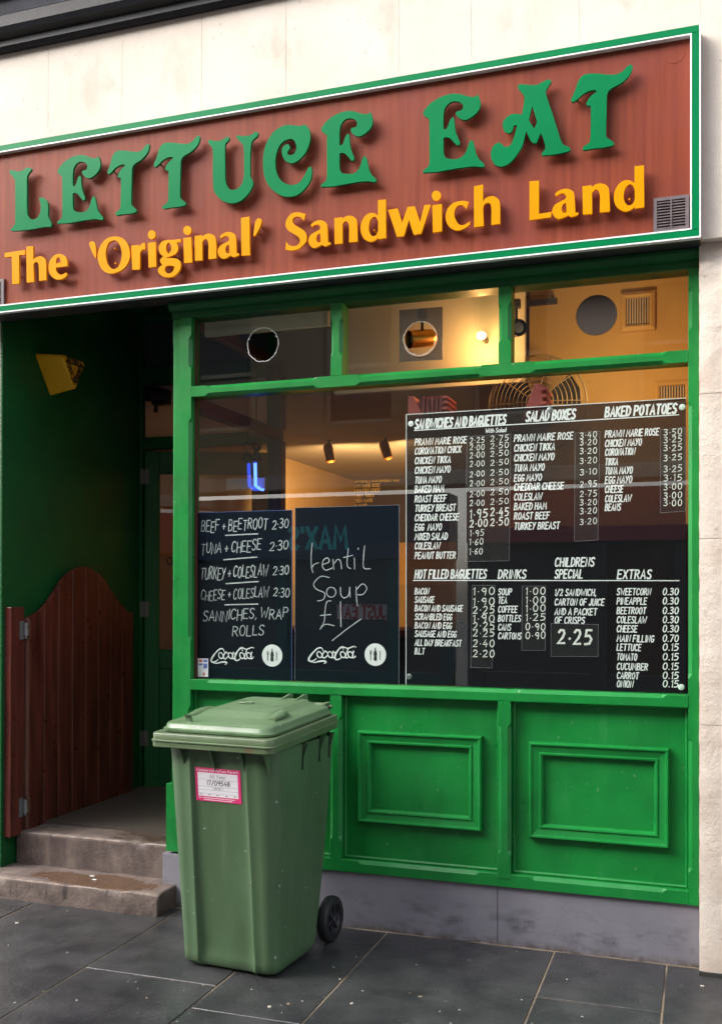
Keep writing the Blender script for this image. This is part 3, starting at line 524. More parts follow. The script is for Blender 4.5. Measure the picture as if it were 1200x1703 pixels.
# ================================================================== shop walls, sign, cornice
WY = -.09
def upper_wall():
    b = MB(); xs = [-4.6]+[onY(u, v, WY).x for u, v in ((80, 200), (203, 160), (335, 130), (475, 110), (663, 60), (783, 60), (963, 40), (1165, 25))]+[.75]
    for i, (a, c) in enumerate(zip(xs, xs[1:])):
        b.box(a+.0003, c-.0003, WY, .6, 3.0 if i == len(xs)-2 else 3.3, 4.8)
    o = b.build("painted_wall", "cream_wall", bevel=.0009, seg=1)
    tag(o, "cream painted stone wall of wide blocks above the shop sign", "wall")
upper_wall()
def cornice():
    t = thing("cornice", "black painted moulded cornice with a grey lead top above the cream wall", "cornice", (-2, WY, 4.3))
    zb = 4.352
    prof = [(WY, zb), (WY-.035, zb-.004), (WY-.05, zb+.01), (WY-.05, zb+.04), (WY-.085, zb+.055), (WY-.10, zb+.08), (WY-.10, zb+.135), (WY-.085, zb+.15), (WY, zb+.15)]
    MB().loft([[(x, y, z) for y, z in prof] for x in (-5.2, 1.2)]).build("moulding", "black_paint", t)
    prof = [(WY, zb+.1505), (WY-.07, zb+.1505), (WY-.09, zb+.23), (WY, zb+.23)]
    MB().loft([[(x, y, z) for y, z in prof] for x in (-5.2, 1.2)]).build("flashing", "lead_flashing", t)
    prof = [(WY, zb+.2305), (WY-.12, zb+.2305), (WY-.20, zb+.30), (WY-.20, zb+.45), (WY, zb+.45)]
    MB().loft([[(x, y, z) for y, z in prof] for x in (-5.2, 1.2)]).build("gutter", "black_paint", t)
cornice()

def stone_pier(name, label, x0, x1, yf, joints, rough_from, amp):
    b = MB(); rnd = Vector((3.1, 1.7, 9.2)); zt = 3.0
    zs = [0.0]+joints+[zt]
    for k, (za, zb) in enumerate(zip(zs, zs[1:])):
        nz = max(3, int((zb-za)/.02)); nx = max(3, int((min(x1, x0+.3)-x0)/.012)); g = .001
        P = []
        for i in range(nz+1):
            z = za+g+(zb-za-2*g)*i/nz; row = []
            for j in range(nx+1):
                x = x0+(x1-x0)*j/nx
                a = amp*(3.0 if z > rough_from else 1.0); q = Vector((x*9, 0, z*7))
                d = a*(noise.noise(q+rnd)*.7+noise.noise(q*3+rnd)*.4)
                if z > rough_from: d = max(d, -a*.2)+(.010 if noise.noise(Vector((x*14, 5, z*2.2))) > .18 else 0)+max(0, (z-zt+.12))*.40
                if x < x0+.02: d += (x0+.02-x)*.35
                xx = x+(.003*noise.noise(Vector((0, 2, z*16))) if j == 0 else 0)
                row.append((xx, yf+d, z))
            P.append(row)
        vs = [p for r in P for p in r]; n = nx+1
        b.add(vs, [(i*n+j, i*n+j+1, (i+1)*n+j+1, (i+1)*n+j) for i in range(nz) for j in range(nx)])
        b.box(x0+.001, x1, yf+.03, .6, za+g, zb-g)
        # close the left return from the displaced face to the block behind
        L = [r[0] for r in P]; m_ = len(L); b.add(L+[(x0+.001, yf+.031, p[2]) for p in L], [(i, i+m_, i+1+m_, i+1) for i in range(m_-1)])
    b.mat(1).box(x0-.001, x1, yf-.012, yf+.02, -.004, .016)
    return tag(b.build(name, ["cream_rough", "stone_edge"], smooth=50), label, "pillar")
stone_pier("stone_pilaster", "flaking cream painted stone pilaster at the right end of the shopfront", -.0165, .75, -.076, [1.02, 1.78, 2.372], 2.372, .0045)
p = MB().box(-4.8, -3.512, -.01, .6, 0, 3.0); tag(p.build("stone_pilaster", "cream_wall", bevel=.004), "smooth cream stone pilaster left of the dark doorway", "pillar")

def sign():
    t = thing("shop_sign", "long brown wooden shop sign with green and yellow raised lettering over the window", "sign", (-1.9, -.12, 2.99))
    X0, X1, Z0, Z1 = -3.92, -.0095, 2.988, 3.848
    MB().box(X0, X1-.004, -.125, -.088, Z0+.01, Z1-.004).build("panel", "sign_wood", t)
    MB().box(X0+.001, X1-.002, -.1235, .0, Z0+.002, Z0+.0095).box(X0, X1-.006, -.0875, -.001, Z0+.0097, 3.29).build("backing_box", "dark_metal", t)
    gT, gB, gR = .030, .028, .028; w = .0065
    fo = -.152
    m = MB(); m.box(X0, X1-w, fo, -.1255, Z1-gT, Z1); m.box(X0, X1-w, fo, -.1255, Z0+w, Z0+w+gB); m.box(X1-w-gR, X1-w, fo-.0004, -.1255, Z0+w+gB+.0003, Z1-gT-.0003)
    m.build("trim", "sign_green", t, bevel=.0015, seg=1)
    e = MB(); e.box(X0, X1, fo-.002, -.1255, Z0, Z0+w-.0004).box(X1-w+.0004, X1, fo-.002, -.1255, Z0+w, Z1+.002)
    e.box(X0, X1-w-gR-w-.0006, fo-.001, -.1255, Z0+w+gB+.0004, Z0+2*w+gB).box(X1-2*w-gR, X1-w-gR-.0004, fo-.001, -.1255, Z0+w+gB+.0006, Z1-gT-.0006).box(X0, X1-2*w-gR-.0006, fo-.001, -.1255, Z1-gT-w, Z1-gT-.0005)
    e.build("trim_edge", "white_edge", t)
    c = onY(1121, 88, -.126); MB().cyl((c.x, -.1262, c.z), (c.x, -.12, c.z), .042, 28).build("cover_disc", "sign_wood", t, bevel=.001)
    def grille(x0, x1, z0, z1):
        g = MB(); d0, d1 = -.138, -.1255; r = (x1-x0)*.1
        g.box(x0, x1, d0, d1, z0, z0+r).box(x0, x1, d0, d1, z1-r, z1).box(x0, x0+r, d0, d1, z0+r, z1-r).box(x1-r, x1, d0, d1, z0+r, z1-r).box((x0+x1)/2-.003, (x0+x1)/2+.003, d0, d1, z0+r, z1-r)
        n = 10
        for i in range(n):
            z = z0+r+(z1-z0-2*r)*(i+.5)/n; h = .0042
            for xa, xb in ((x0+r, (x0+x1)/2-.003), ((x0+x1)/2+.003, x1-r)):
                g.add([(xa, d0+.001, z-h), (xb, d0+.001, z-h), (xb, d1-.003, z+h*.6), (xa, d1-.003, z+h*.6), (xa, d0+.001, z-h+.003), (xb, d0+.001, z-h+.003), (xb, d1-.003, z+h*.6+.003), (xa, d1-.003, z+h*.6+.003)],
                      [(0, 1, 5, 4), (4, 5, 6, 7), (0, 3, 2, 1)])
        o = g.build("vent_grille", "grille_metal", t); MB().box(x0+r*.6, x1-r*.6, -.1268, -.1252, z0+r*.6, z1-r*.6).build("grille_back", "black_plastic", o)
    a = onY(1086, 330, -.138); b = onY(1145, 383, -.138); grille(a.x, b.x, b.z+.004, b.z+.148)
    a = onY(6, 487, -.138); grille(a.x-.15, a.x, a.z-.074, a.z+.074)
    for n, col, x0, z0, sx in PLACES:
        loops = []
        for L in GLYPHS[n].split('|'):
            pts = []
            for tok in L.split(' '):
                k = tok.endswith('!'); q = tok.rstrip('!').split(','); pts.append((x0+int(q[0])*sx/1000, z0+int(q[1])/1000, k))
            loops.append(smoothloop(pts, True, 5 if col == 'g' else 4))
        mb = MB()
        if n in ('i1', 'i2', 'i3'):
            for L in loops: mb.slab([L], XZ, -.163, -.150)
        else: mb.slab(loops, XZ, -.163, -.150)
        # stand-off pins into the panel
        P = loops[0]; zlo = min(q[1] for q in P); zhi = max(q[1] for q in P)
        for zz in (.3, .7):
            z = zlo+(zhi-zlo)*zz; xsn = []
            for i in range(len(P)):
                p, q = P[i], P[(i+1) % len(P)]
                if (p[1]-z)*(q[1]-z) < 0: xsn.append(p[0]+(q[0]-p[0])*(z-p[1])/(q[1]-p[1]))
            xsn.sort()
            if len(xsn) > 1: mb.cyl(((xsn[0]+xsn[1])/2, -.1505, z), ((xsn[0]+xsn[1])/2, -.124, z), .004, 8)
        mb.build("letter", "sign_green" if col == 'g' else "sign_yellow", t, smooth=32)
sign()

# ================================================================== shopfront joinery
GY = .05
def outline_circle(c, r, n=40, jag=0.0, rnd=None):
    return [(c[0]+(r+(rnd.uniform(-jag, jag) if rnd else 0))*math.cos(2*math.pi*i/n), c[1]+(r+(rnd.uniform(-jag, jag) if rnd else 0))*math.sin(2*math.pi*i/n)) for i in range(n)]
XL0, XL1, XR0, XR1 = -2.449, -2.387, -.06, -.0175
M1, M2 = (-1.654, -1.597), (-.860, -.803)
def shopfront():
    t = thing("shopfront", "bright green timber shopfront with panelled base and wide window", "shopfront", (-1.2, .0, .25)); g = "green_paint"; bk = .085
    bar(MB(), 'z', .2585, 2.9145, XL0, XL1, 0, bk, [(1.32, 2.42), (2.66, 2.83), (.39, 1.0)], sides=(0, 1)).build("post", g, t)
    bar(MB(), 'z', .2585, 2.9145, XR0, XR1, 0, bk, [(1.20, 2.36), (2.65, 2.84), (.39, .96)], sides=(1, 0)).build("post", g, t)
    m = MB(); bar(m, 'z', .605, 3.0, -2.497, XL0-.0005, .014, .12, [(.75, 2.8)], ch=.006, sides=(1, 0)); m.box(-2.533, XL0-.0005, .02, .14, .27, .6045)
    m.build("corner_strip", g, t, bevel=.002, seg=1)
    bar(MB(), 'x', XL1+.0005, XR0-.0005, 2.522, 2.575, 0, bk, [(XL1+.075, M1[0]-.065), (M1[1]+.07, M2[0]-.07), (M2[1]+.085, XR0-.085)]).build("transom_rail", g, t)
    bar(MB(), 'x', XL1+.0005, XR0-.0005, 1.08, 1.131, -.002, bk, [(XL1+.075, XR0-.085)], sides=(0, 1)).build("sill_rail", g, t)
    bar(MB(), 'x', XL1+.0005, XR0-.0005, 1.0795-.0, 1.08, .0, .05, []).build("sill_bead", g, t)
    bar(MB(), 'x', XL1+.0005, XR0-.0005, .2585, .315, 0, bk, [(XL1+.08, M1[0]-.09), (M1[1]+.075, M2[0]-.08), (M2[1]+.08, XR0-.085)], sides=(0, 1)).build("base_rail", g, t)
    for a, b in (M1, M2):
        bar(MB(), 'z', 2.5755, 2.9145, a, b, 0, bk, [(2.665, 2.845)]).build("mullion", g, t)
        bar(MB(), 'z', .298 if a > -1 else .3155, 1.0795, a, b, -.003 if a > -1 else 0, bk, [(.40, .985)]).build("mullion", g, t)
    h = MB(); h.box(-2.497, XR1, .004, .11, 2.915, 3.0); h.build("head_rail", "green_shaded", t, bevel=.002, seg=1)
    prof = [(.0, 2.945), (-.02, 2.95), (-.035, 2.972), (-.035, 2.986), (.0035, 2.986)]
    MB().loft([[(x, y, z) for y, z in prof] for x in (-2.497, XR1)]).build("head_moulding", "green_shaded", t)
    # stall panels with picture-frame mouldings
    for (a, b), (ma, mb_, mc, md) in (((XL1, M1[0]), (-2.27, -1.77, .489, .914)), ((M1[1], M2[0]), (-1.523, -.937, .489, .915)), ((M2[1], XR0), (-.728, -.136, .480, .902))):
        p = MB().box(a+.0005, b-.0005, .048, .07, .3155, 1.0793).build("stall_panel", g, t)
        pr = [(0, .0475), (0, .024), (.006, .013), (.012, .0135), (.0165, .021), (.020, .022), (.044, .027), (.048, .021), (.055, .022), (.060, .030), (.063, .038), (.063, .0475)]
        frame(MB(), ma, mb_, mc, md, pr).build("panel_moulding", g, p)
        q = MB(); bead = [(0, .0476), (0, .036), (.006, .034), (.012, .040), (.012, .0476)]
        frame(q, a+.0007, b-.0007, .3157, 1.0791, bead); q.build("panel_bead", g, p)
    # glass, three top panes with cut holes, one big pane
    rnd = random.Random(5); t0, t1 = 2.568, 2.935
    tops = [(XL1-.01, M1[0]+.01, (onY(437, 573, GY), .082)), (M1[1]-.01, M2[0]+.01, (onY(698, 563, GY), .078)), (M2[1]-.01, XR0+.01, (onY(991, 523, GY), .085))]
    for i, (a, b, (c, r)) in enumerate(tops):
        hole = outline_circle((c.x, c.z), r, 44, .0025, rnd)
        pane = MB().slab([[(a, t0), (b, t0), (b, t1), (a, t1)], hole], XZ, GY, GY+.005).build("window_pane", "window_glass", t)
        if i < 2:
            e = MB(); e.tube([(x, GY-.001, z) for x, z in hole], .0016 if i == 0 else .0012, 6, closed=True)
            for k in range(16):
                q = hole[rnd.randrange(len(hole))]; e.cyl((q[0], GY-.002, q[1]), (q[0]+rnd.uniform(-.006, .006), GY-.002, q[1]+rnd.uniform(-.006, .006)), .0018, 5)
            e.build("ragged_edge", "white_edge", pane)
        if i == 1:
            a0, b0 = onY(663, 516, GY), onY(735, 596, GY)
            hole2 = outline_circle((c.x, c.z), r+.004, 44)
            MB().slab([[(a0.x, b0.z), (b0.x, b0.z-.004), (b0.x, a0.z), (a0.x, a0.z+.003)], hole2], XZ, GY+.0055, GY+.0065).build("plastic_patch", "grey_film", pane)
        if i == 2:
            MB().cyl((c.x, GY+.006, c.z), (c.x, GY+.012, c.z), r+.003, 40).build("hole_cover", "vent_cover", pane)
    MB().box(XL1-.01, XR0+.01, GY, GY+.006, 1.12, 2.53).build("window_pane", "window_glass", t)
    # inside glazing bead, dark against the room
    b = MB(); b.box(XL1, XL1+.012, GY-.012, GY-.0005, 1.1315, 2.5215); b.box(XL1, XL1+.010, GY-.012, GY-.0005, 2.5755, 2.9145); b.build("glazing_bead", "inner_frame", t)
shopfront()
def plinth():
    m = MB(); xm = onY(827, 1520, .02).x
    m.box(-2.551, xm-.001, .018, .3, -.05, .2575).box(xm+.001, -.0165, .0182, .3, -.05, .2575)
    tag(m.build("plinth_wall", "grey_plinth", bevel=.003), "low grey painted plinth under the green shopfront", "wall")
plinth()
MB_ = MB(); c = onZ(1150, 1601, .004)
MB_.tube([c+Vector((-.05, -.004, 0)), c+Vector((-.02, -.012, .001)), c+Vector((.015, -.004, .002)), c+Vector((.028, .012, .004))], .0035, 8)
tag(MB_.build("plastic_strip", "white_edge", smooth=60), "thin white scrap lying in the corner of plinth and pilaster", "litter")

# ================================================================== doorway
RX0, RX1, PYD = -3.5, -2.53, 1.34
def rough_block(name, label, x0, x1, y0, y1, z0, z1, amp, seed, cat="step"):
    bm = bmesh.new(); bmesh.ops.create_cube(bm, size=1.0)
    for v in bm.verts: v.co = Vector((x0 if v.co.x < 0 else x1, y0 if v.co.y < 0 else y1, z0 if v.co.z < 0 else z1))
    bmesh.ops.bevel(bm, geom=[e for e in bm.edges], offset=.006, segments=1, affect='EDGES', profile=.6)
    for k in range(5):
        E = [e for e in bm.edges if e.calc_length() > .035]
        if not E: break
        bmesh.ops.subdivide_edges(bm, edges=E, cuts=1, use_grid_fill=True)
    bmesh.ops.triangulate(bm, faces=[f for f in bm.faces if len(f.verts) > 4])
    for v in bm.verts:
        q = v.co*11+Vector((seed, 0, 0)); n = noise.noise(q)*.7+noise.noise(q*2.7)*.5
        edge = 1.0 if (abs(v.co.z-z1) < .02 and abs(v.co.y-y0) < .02) else .35
        chip = max(0, noise.noise(v.co*Vector((17, 3, 3))+Vector((seed, 9, 1)))-.28)*.045 if edge == 1.0 else 0
        v.co.z += amp*n*edge*.8-chip; v.co.y += amp*.8*noise.noise(q+Vector((7, 7, 7)))*edge+chip
    me = bpy.data.meshes.new(name); bm.to_mesh(me); bm.free(); me.materials.append(MATS["step_concrete"])
    for p in me.polygons: p.use_smooth = True
    me.set_sharp_from_angle(angle=math.radians(28))
    o = bpy.data.objects.new(name, me); COL.objects.link(o); return tag(o, label, cat)
rough_block("stone_step", "worn brown concrete step at pavement level with a puddle on its tread", -4.3, -2.474, -.16, .098, -.03, .107, .0022, 1.0)
rough_block("stone_step", "wide upper concrete threshold step running in under the saloon door", -3.49, -2.536, .10, 1.345, .0, .276, .0022, 5.0)
for u, v, sc in ((556, 0, 1),):
    pass
for k, (u, v, r) in enumerate(((153, 1457, .011), (157, 1463, .010))):
    c = onZ(u, v, .1095); MB_ = MB().lathe((c.x, c.y, .108), (0, 0, 1), [(0, r*.7), (.001, r), (.0022, r*.8)], 10)
    o = MB_.build("chewing_gum", "white_edge", smooth=60); o.scale = (1.4, .8, 1); o.location = (c.x*(1-1.4), c.y*(1-.8), 0)
    tag(o, ("flat white chewing gum blob on the wet lower step, farther from the street", "flat white chewing gum blob on the wet lower step, nearer the street")[k], "litter", "gum on the lower step")
m = MB().box(-3.62, RX0, -.008, PYD+.05, .09, 3.4)
tag(m.build("doorway_wall", "green_shaded", bevel=.004), "shade-darkened green side wall of the entrance behind the saloon door", "wall")
m = MB().box(-3.62, -2.4, .115, 1.4, 3.38, 3.45); tag(m.build("doorway_ceiling", "green_shaded"), "shade-darkened green ceiling over the entrance recess", "ceiling")
m = MB().box(-3.4, -3.05, .3, .55, 3.32, 3.3795)
def side_window():
    """the shop window turns the corner into the doorway"""
    t = thing("side_window", "dark framed side window between the doorway and the shop", "window", (-2.5, .7, .28)); f = "inner_frame"
    MB().box(-2.53, -2.47, .145, PYD, .27, 1.08).build("lower_panel", "green_shaded", t)
    m = MB(); m.box(-2.53, -2.47, .125, PYD, 1.0805, 1.15); m.box(-2.53, -2.47, .125, PYD, 2.50, 2.57); m.box(-2.53, -2.47, .125, PYD, 2.94, 3.0); m.box(-2.53, -2.455, PYD-.075, PYD, 1.1505, 2.4995).box(-2.53, -2.455, PYD-.075, PYD, 2.5705, 2.9395)
    m.build("frame", f, t, bevel=.002, seg=1)
    for a, b in ((1.145, 2.505), (2.565, 2.945)): MB().box(-2.503, -2.498, .12, PYD-.07, a, b).build("window_pane", "window_glass", t)
side_window()
def inner_partition():
    t = thing("door_frame", "shade-darkened green inner door frame with a fanlight panel over the door", "door frame", (-3.0, PYD, .28)); f = "green_shaded"
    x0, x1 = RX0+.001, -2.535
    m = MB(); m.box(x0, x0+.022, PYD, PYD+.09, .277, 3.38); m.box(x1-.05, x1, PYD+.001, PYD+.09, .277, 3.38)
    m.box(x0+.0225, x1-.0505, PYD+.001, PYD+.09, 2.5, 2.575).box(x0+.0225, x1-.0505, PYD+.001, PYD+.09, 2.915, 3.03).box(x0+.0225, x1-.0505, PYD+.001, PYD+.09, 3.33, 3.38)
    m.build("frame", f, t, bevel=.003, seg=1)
    MB().box(x0+.0227, x1-.0507, PYD+.04, PYD+.055, 2.5755, 2.9145).build("fanlight_panel", "milky_panel", t)
    MB().box(x0+.0227, x1-.0507, PYD+.04, PYD+.046, 3.0305, 3.3295).build("fanlight_pane", "dark_shop", t)
inner_partition()
def inner_door():
    A = math.radians(24); hx, hy = RX0+.026, PYD+.03
    t = thing("inner_door", "half open shade-darkened green glazed shop door with steel hinges", "door", (hx, hy, .285), A)
    w, z0, z1 = .80, 0.0, 2.205; y0, y1 = -.022, .022
    m = MB(); m.box(0.004, .10, y0, y1, z0, z1); m.box(w-.10, w, y0, y1, z0, z1); m.box(.1003, w-.1003, y0, y1, z1-.15, z1); m.box(.1003, w-.1003, y0, y1, z0, z0+.25); m.box(.1003, w-.1003, y0, y1, .78, .90); m.box(.1003, w-.1003, -.008, .008, .2505, .7795)
    m.build("leaf", "green_shaded", t, local=True, bevel=.003, seg=1)
    fr = MB(); frame(fr, .15, w-.15, .30, .74, [(0, -.0085), (0, -.02), (.02, -.02), (.03, -.0085)]); fr.build("panel_moulding", "green_shaded", t, local=True)
    g = MB().box(.095, w-.095, -.003, .003, .895, z1-.145).build("window_pane", "window_glass", t, local=True)
    l = MB(); pen(l, "OPEN", .15, 1.46, .045, width=.16, weight=.2, depth=-.0036); pen(l, "TUES", .22, 1.27, .035, width=.10, weight=.2, depth=-.0036); pen(l, "10", .21, 1.12, .035, width=.04, weight=.2, depth=-.0036)
    l.build("lettering", "ink", g, local=True, flip=False)
    for z in (1.985, 1.115, .27):
        h = MB(); h.box(.0045, .032, y0-.0035, y0-.0003, z, z+.1); h.box(-.024, -.0055, y0-.0035, y0-.0003, z, z+.1); h.cyl((-.0005, y0-.004, z-.004), (-.0005, y0-.004, z+.104), .005, 10)
        h.build("hinge", "old_steel", t, local=True)
inner_door()
def security_lamp():
    c = onY(262, 660, PYD-.04); t = thing("security_lamp", "black lamp head on a bracket fixed to the beige fanlight panel", "lamp", (c.x, c.y, c.z))
    MB().cyl((c.x-.03, PYD-.11, c.z+.015), (c.x+.025, PYD-.02, c.z+.02), .055, 20, .040).build("lamp_head", "black_plastic", t, smooth=40)
    MB().box(c.x-.06, c.x+.06, PYD-.02, PYD+.039, c.z-.045, c.z+.055).cyl((c.x-.02, PYD-.03, c.z-.10), (c.x-.015, PYD-.03, c.z-.03), .014, 10).build("bracket", "black_plastic", t, bevel=.01)
security_lamp()
def alarm():
    f = [onX(u, v, -3.335) for u, v in ((103, 588), (143, 603), (125, 651))]
    t = thing("alarm_box", "yellow triangular burglar alarm box high on the dark doorway wall", "alarm", tuple(f[0]))
    def tri(k, X, s=1.0):
        c = sum((Vector((p.y, p.z)) for p in f), Vector((0, 0)))/3; q = [c+(Vector((p.y, p.z))-c)*s for p in f]; out = []
        for i in range(3):
            p, a, b = q[i], q[i-1], q[(i+1) % 3]; out += [p+(a-p)*k, p+(b-p)*k]
        return [(X, v.x, v.y) for v in out]
    MB().loft([tri(.06, RX0+.001, 1.20), tri(.08, -3.345, 1.0), tri(.10, -3.335, .96)]).build("case", "alarm_yellow", t, bevel=.004)
    y0, z0 = f[0].y, f[0].z; d = -3.3344
    m = MB(); pl = lambda a, b, dd: (d-dd, a, b)
    c = sum((Vector((p.y, p.z)) for p in f), Vector((0, 0)))/3
    q = [c+(Vector((p.y, p.z))-c)*.42 for p in f]
    for i in range(3): m.ribbon([q[i], q[(i+1) % 3]], .007, pl, -.0002*(i+1))
    o = [c+(Vector((p.y, p.z))-c)*.66 for p in f]
    for i in range(3):
        a, b = o[i], o[(i+1) % 3]; e = (b-a); L = e.length; e = e/L; nn = Vector((-e.y, e.x))
        if nn.dot(c-a) < 0: nn = -nn
        pm = lambda x, y, dd, a=a, e=e, nn=nn: pl((a+e*x+nn*y).x, (a+e*x+nn*y).y, dd)
        pen(m, ("SECURITY", "INTRUDER", "ALARM")[i], .02*L, -.014, .030, width=.92*L, weight=.26, depth=-.0008, place=pm)
    m.cyl((d, c.x, c.y), (d+.002, c.x, c.y), .004, 8)
    m.build("lettering", "ink", t, flip=False)
alarm()
def saloon_door():
    X = -3.452; t = thing("saloon_door", "dark red plank saloon door with a curved top folded back against the wall", "door", (X, .12, .27))
    top = [onX(u, v, X) for u, v in ((49, 1026), (66, 1017), (86, 994), (108, 960), (131, 944), (150, 945), (172, 962), (192, 993), (213, 1017), (222, 1019))]
    y0, y1 = top[0].y, top[-1].y
    cur = smoothloop([(p.y, p.z, 0) for p in top], closed=False, sub=6)
    def ztop(y):
        for (a, za), (b, zb) in zip(cur, cur[1:]):
            if a <= y <= b: return za+(zb-za)*(y-a)/max(1e-6, b-a)
        return cur[-1][1]
    n = 8; m = MB()
    for k in range(n):
        a = y0+(y1-y0)*k/n+.0015; b = y0+(y1-y0)*(k+1)/n-.0015; zb = .268+.02*(a-y0)
        ys = [a+(b-a)*i/6 for i in range(7)]
        for dx0, dx1, ins in ((X-.022, X-.004, 0), (X-.004, X, .004)):
            A = [(dx0, a, zb), (dx0, b, zb)]+[(dx0, y, ztop(y)) for y in reversed(ys)]
            c = (a+b)/2; i2 = ins
            Bq = [(dx1, c+(p[1]-c)*(1-2*i2/(b-a)), p[2]-(0.002 if ins and j > 1 else 0)) for j, p in enumerate(A)]
            m.loft([A, Bq])
    leaf = m.build("plank_leaf", "saloon_wood", t)
    MB().box(X-.034, X+.002, y0-.020, y0-.0005, .262, top[0].z-.004).build("edge_stile", "worn_wood", t, bevel=.003, seg=1)
    m = MB(); m.box(X-.046, X-.0225, y0+.02, y1-.02, .42, .53).box(X-.046, X-.0225, y0+.02, y1-.02, 1.18, 1.29); m.build("ledge", "saloon_wood", leaf)
    a, b = onX(18, 1010, RX0+.04), onX(40, 1010, RX0+.04)
    MB().box(RX0+.0005, RX0+.042, a.y, b.y, .262, a.z).build("hanging_post", "saloon_wood", t, bevel=.003)
    for z in (1.36, .41):
        h = MB(); h.box(RX0+.0423, RX0+.046, b.y-.04, b.y-.008, z-.055, z+.045); h.cyl((RX0+.056, b.y-.004, z-.035), (RX0+.056, b.y-.004, z+.005), .013, 14).cyl((RX0+.056, b.y-.004, z+.007), (RX0+.056, b.y-.004, z+.034), .011, 14).cyl((RX0+.056, b.y-.004, z-.05), (RX0+.056, b.y-.004, z-.037), .007, 10)
        h.box(RX0+.049, RX0+.058, b.y, y0-.0205, z-.03, z+.0).build("spring_hinge", "galvanised", t, smooth=40)
        MB().box(X-.002, X+.012, y0-.022, y0+.0, z-.045, z+.04).build("hinge_block", "worn_wood", t, bevel=.003)
saloon_door()
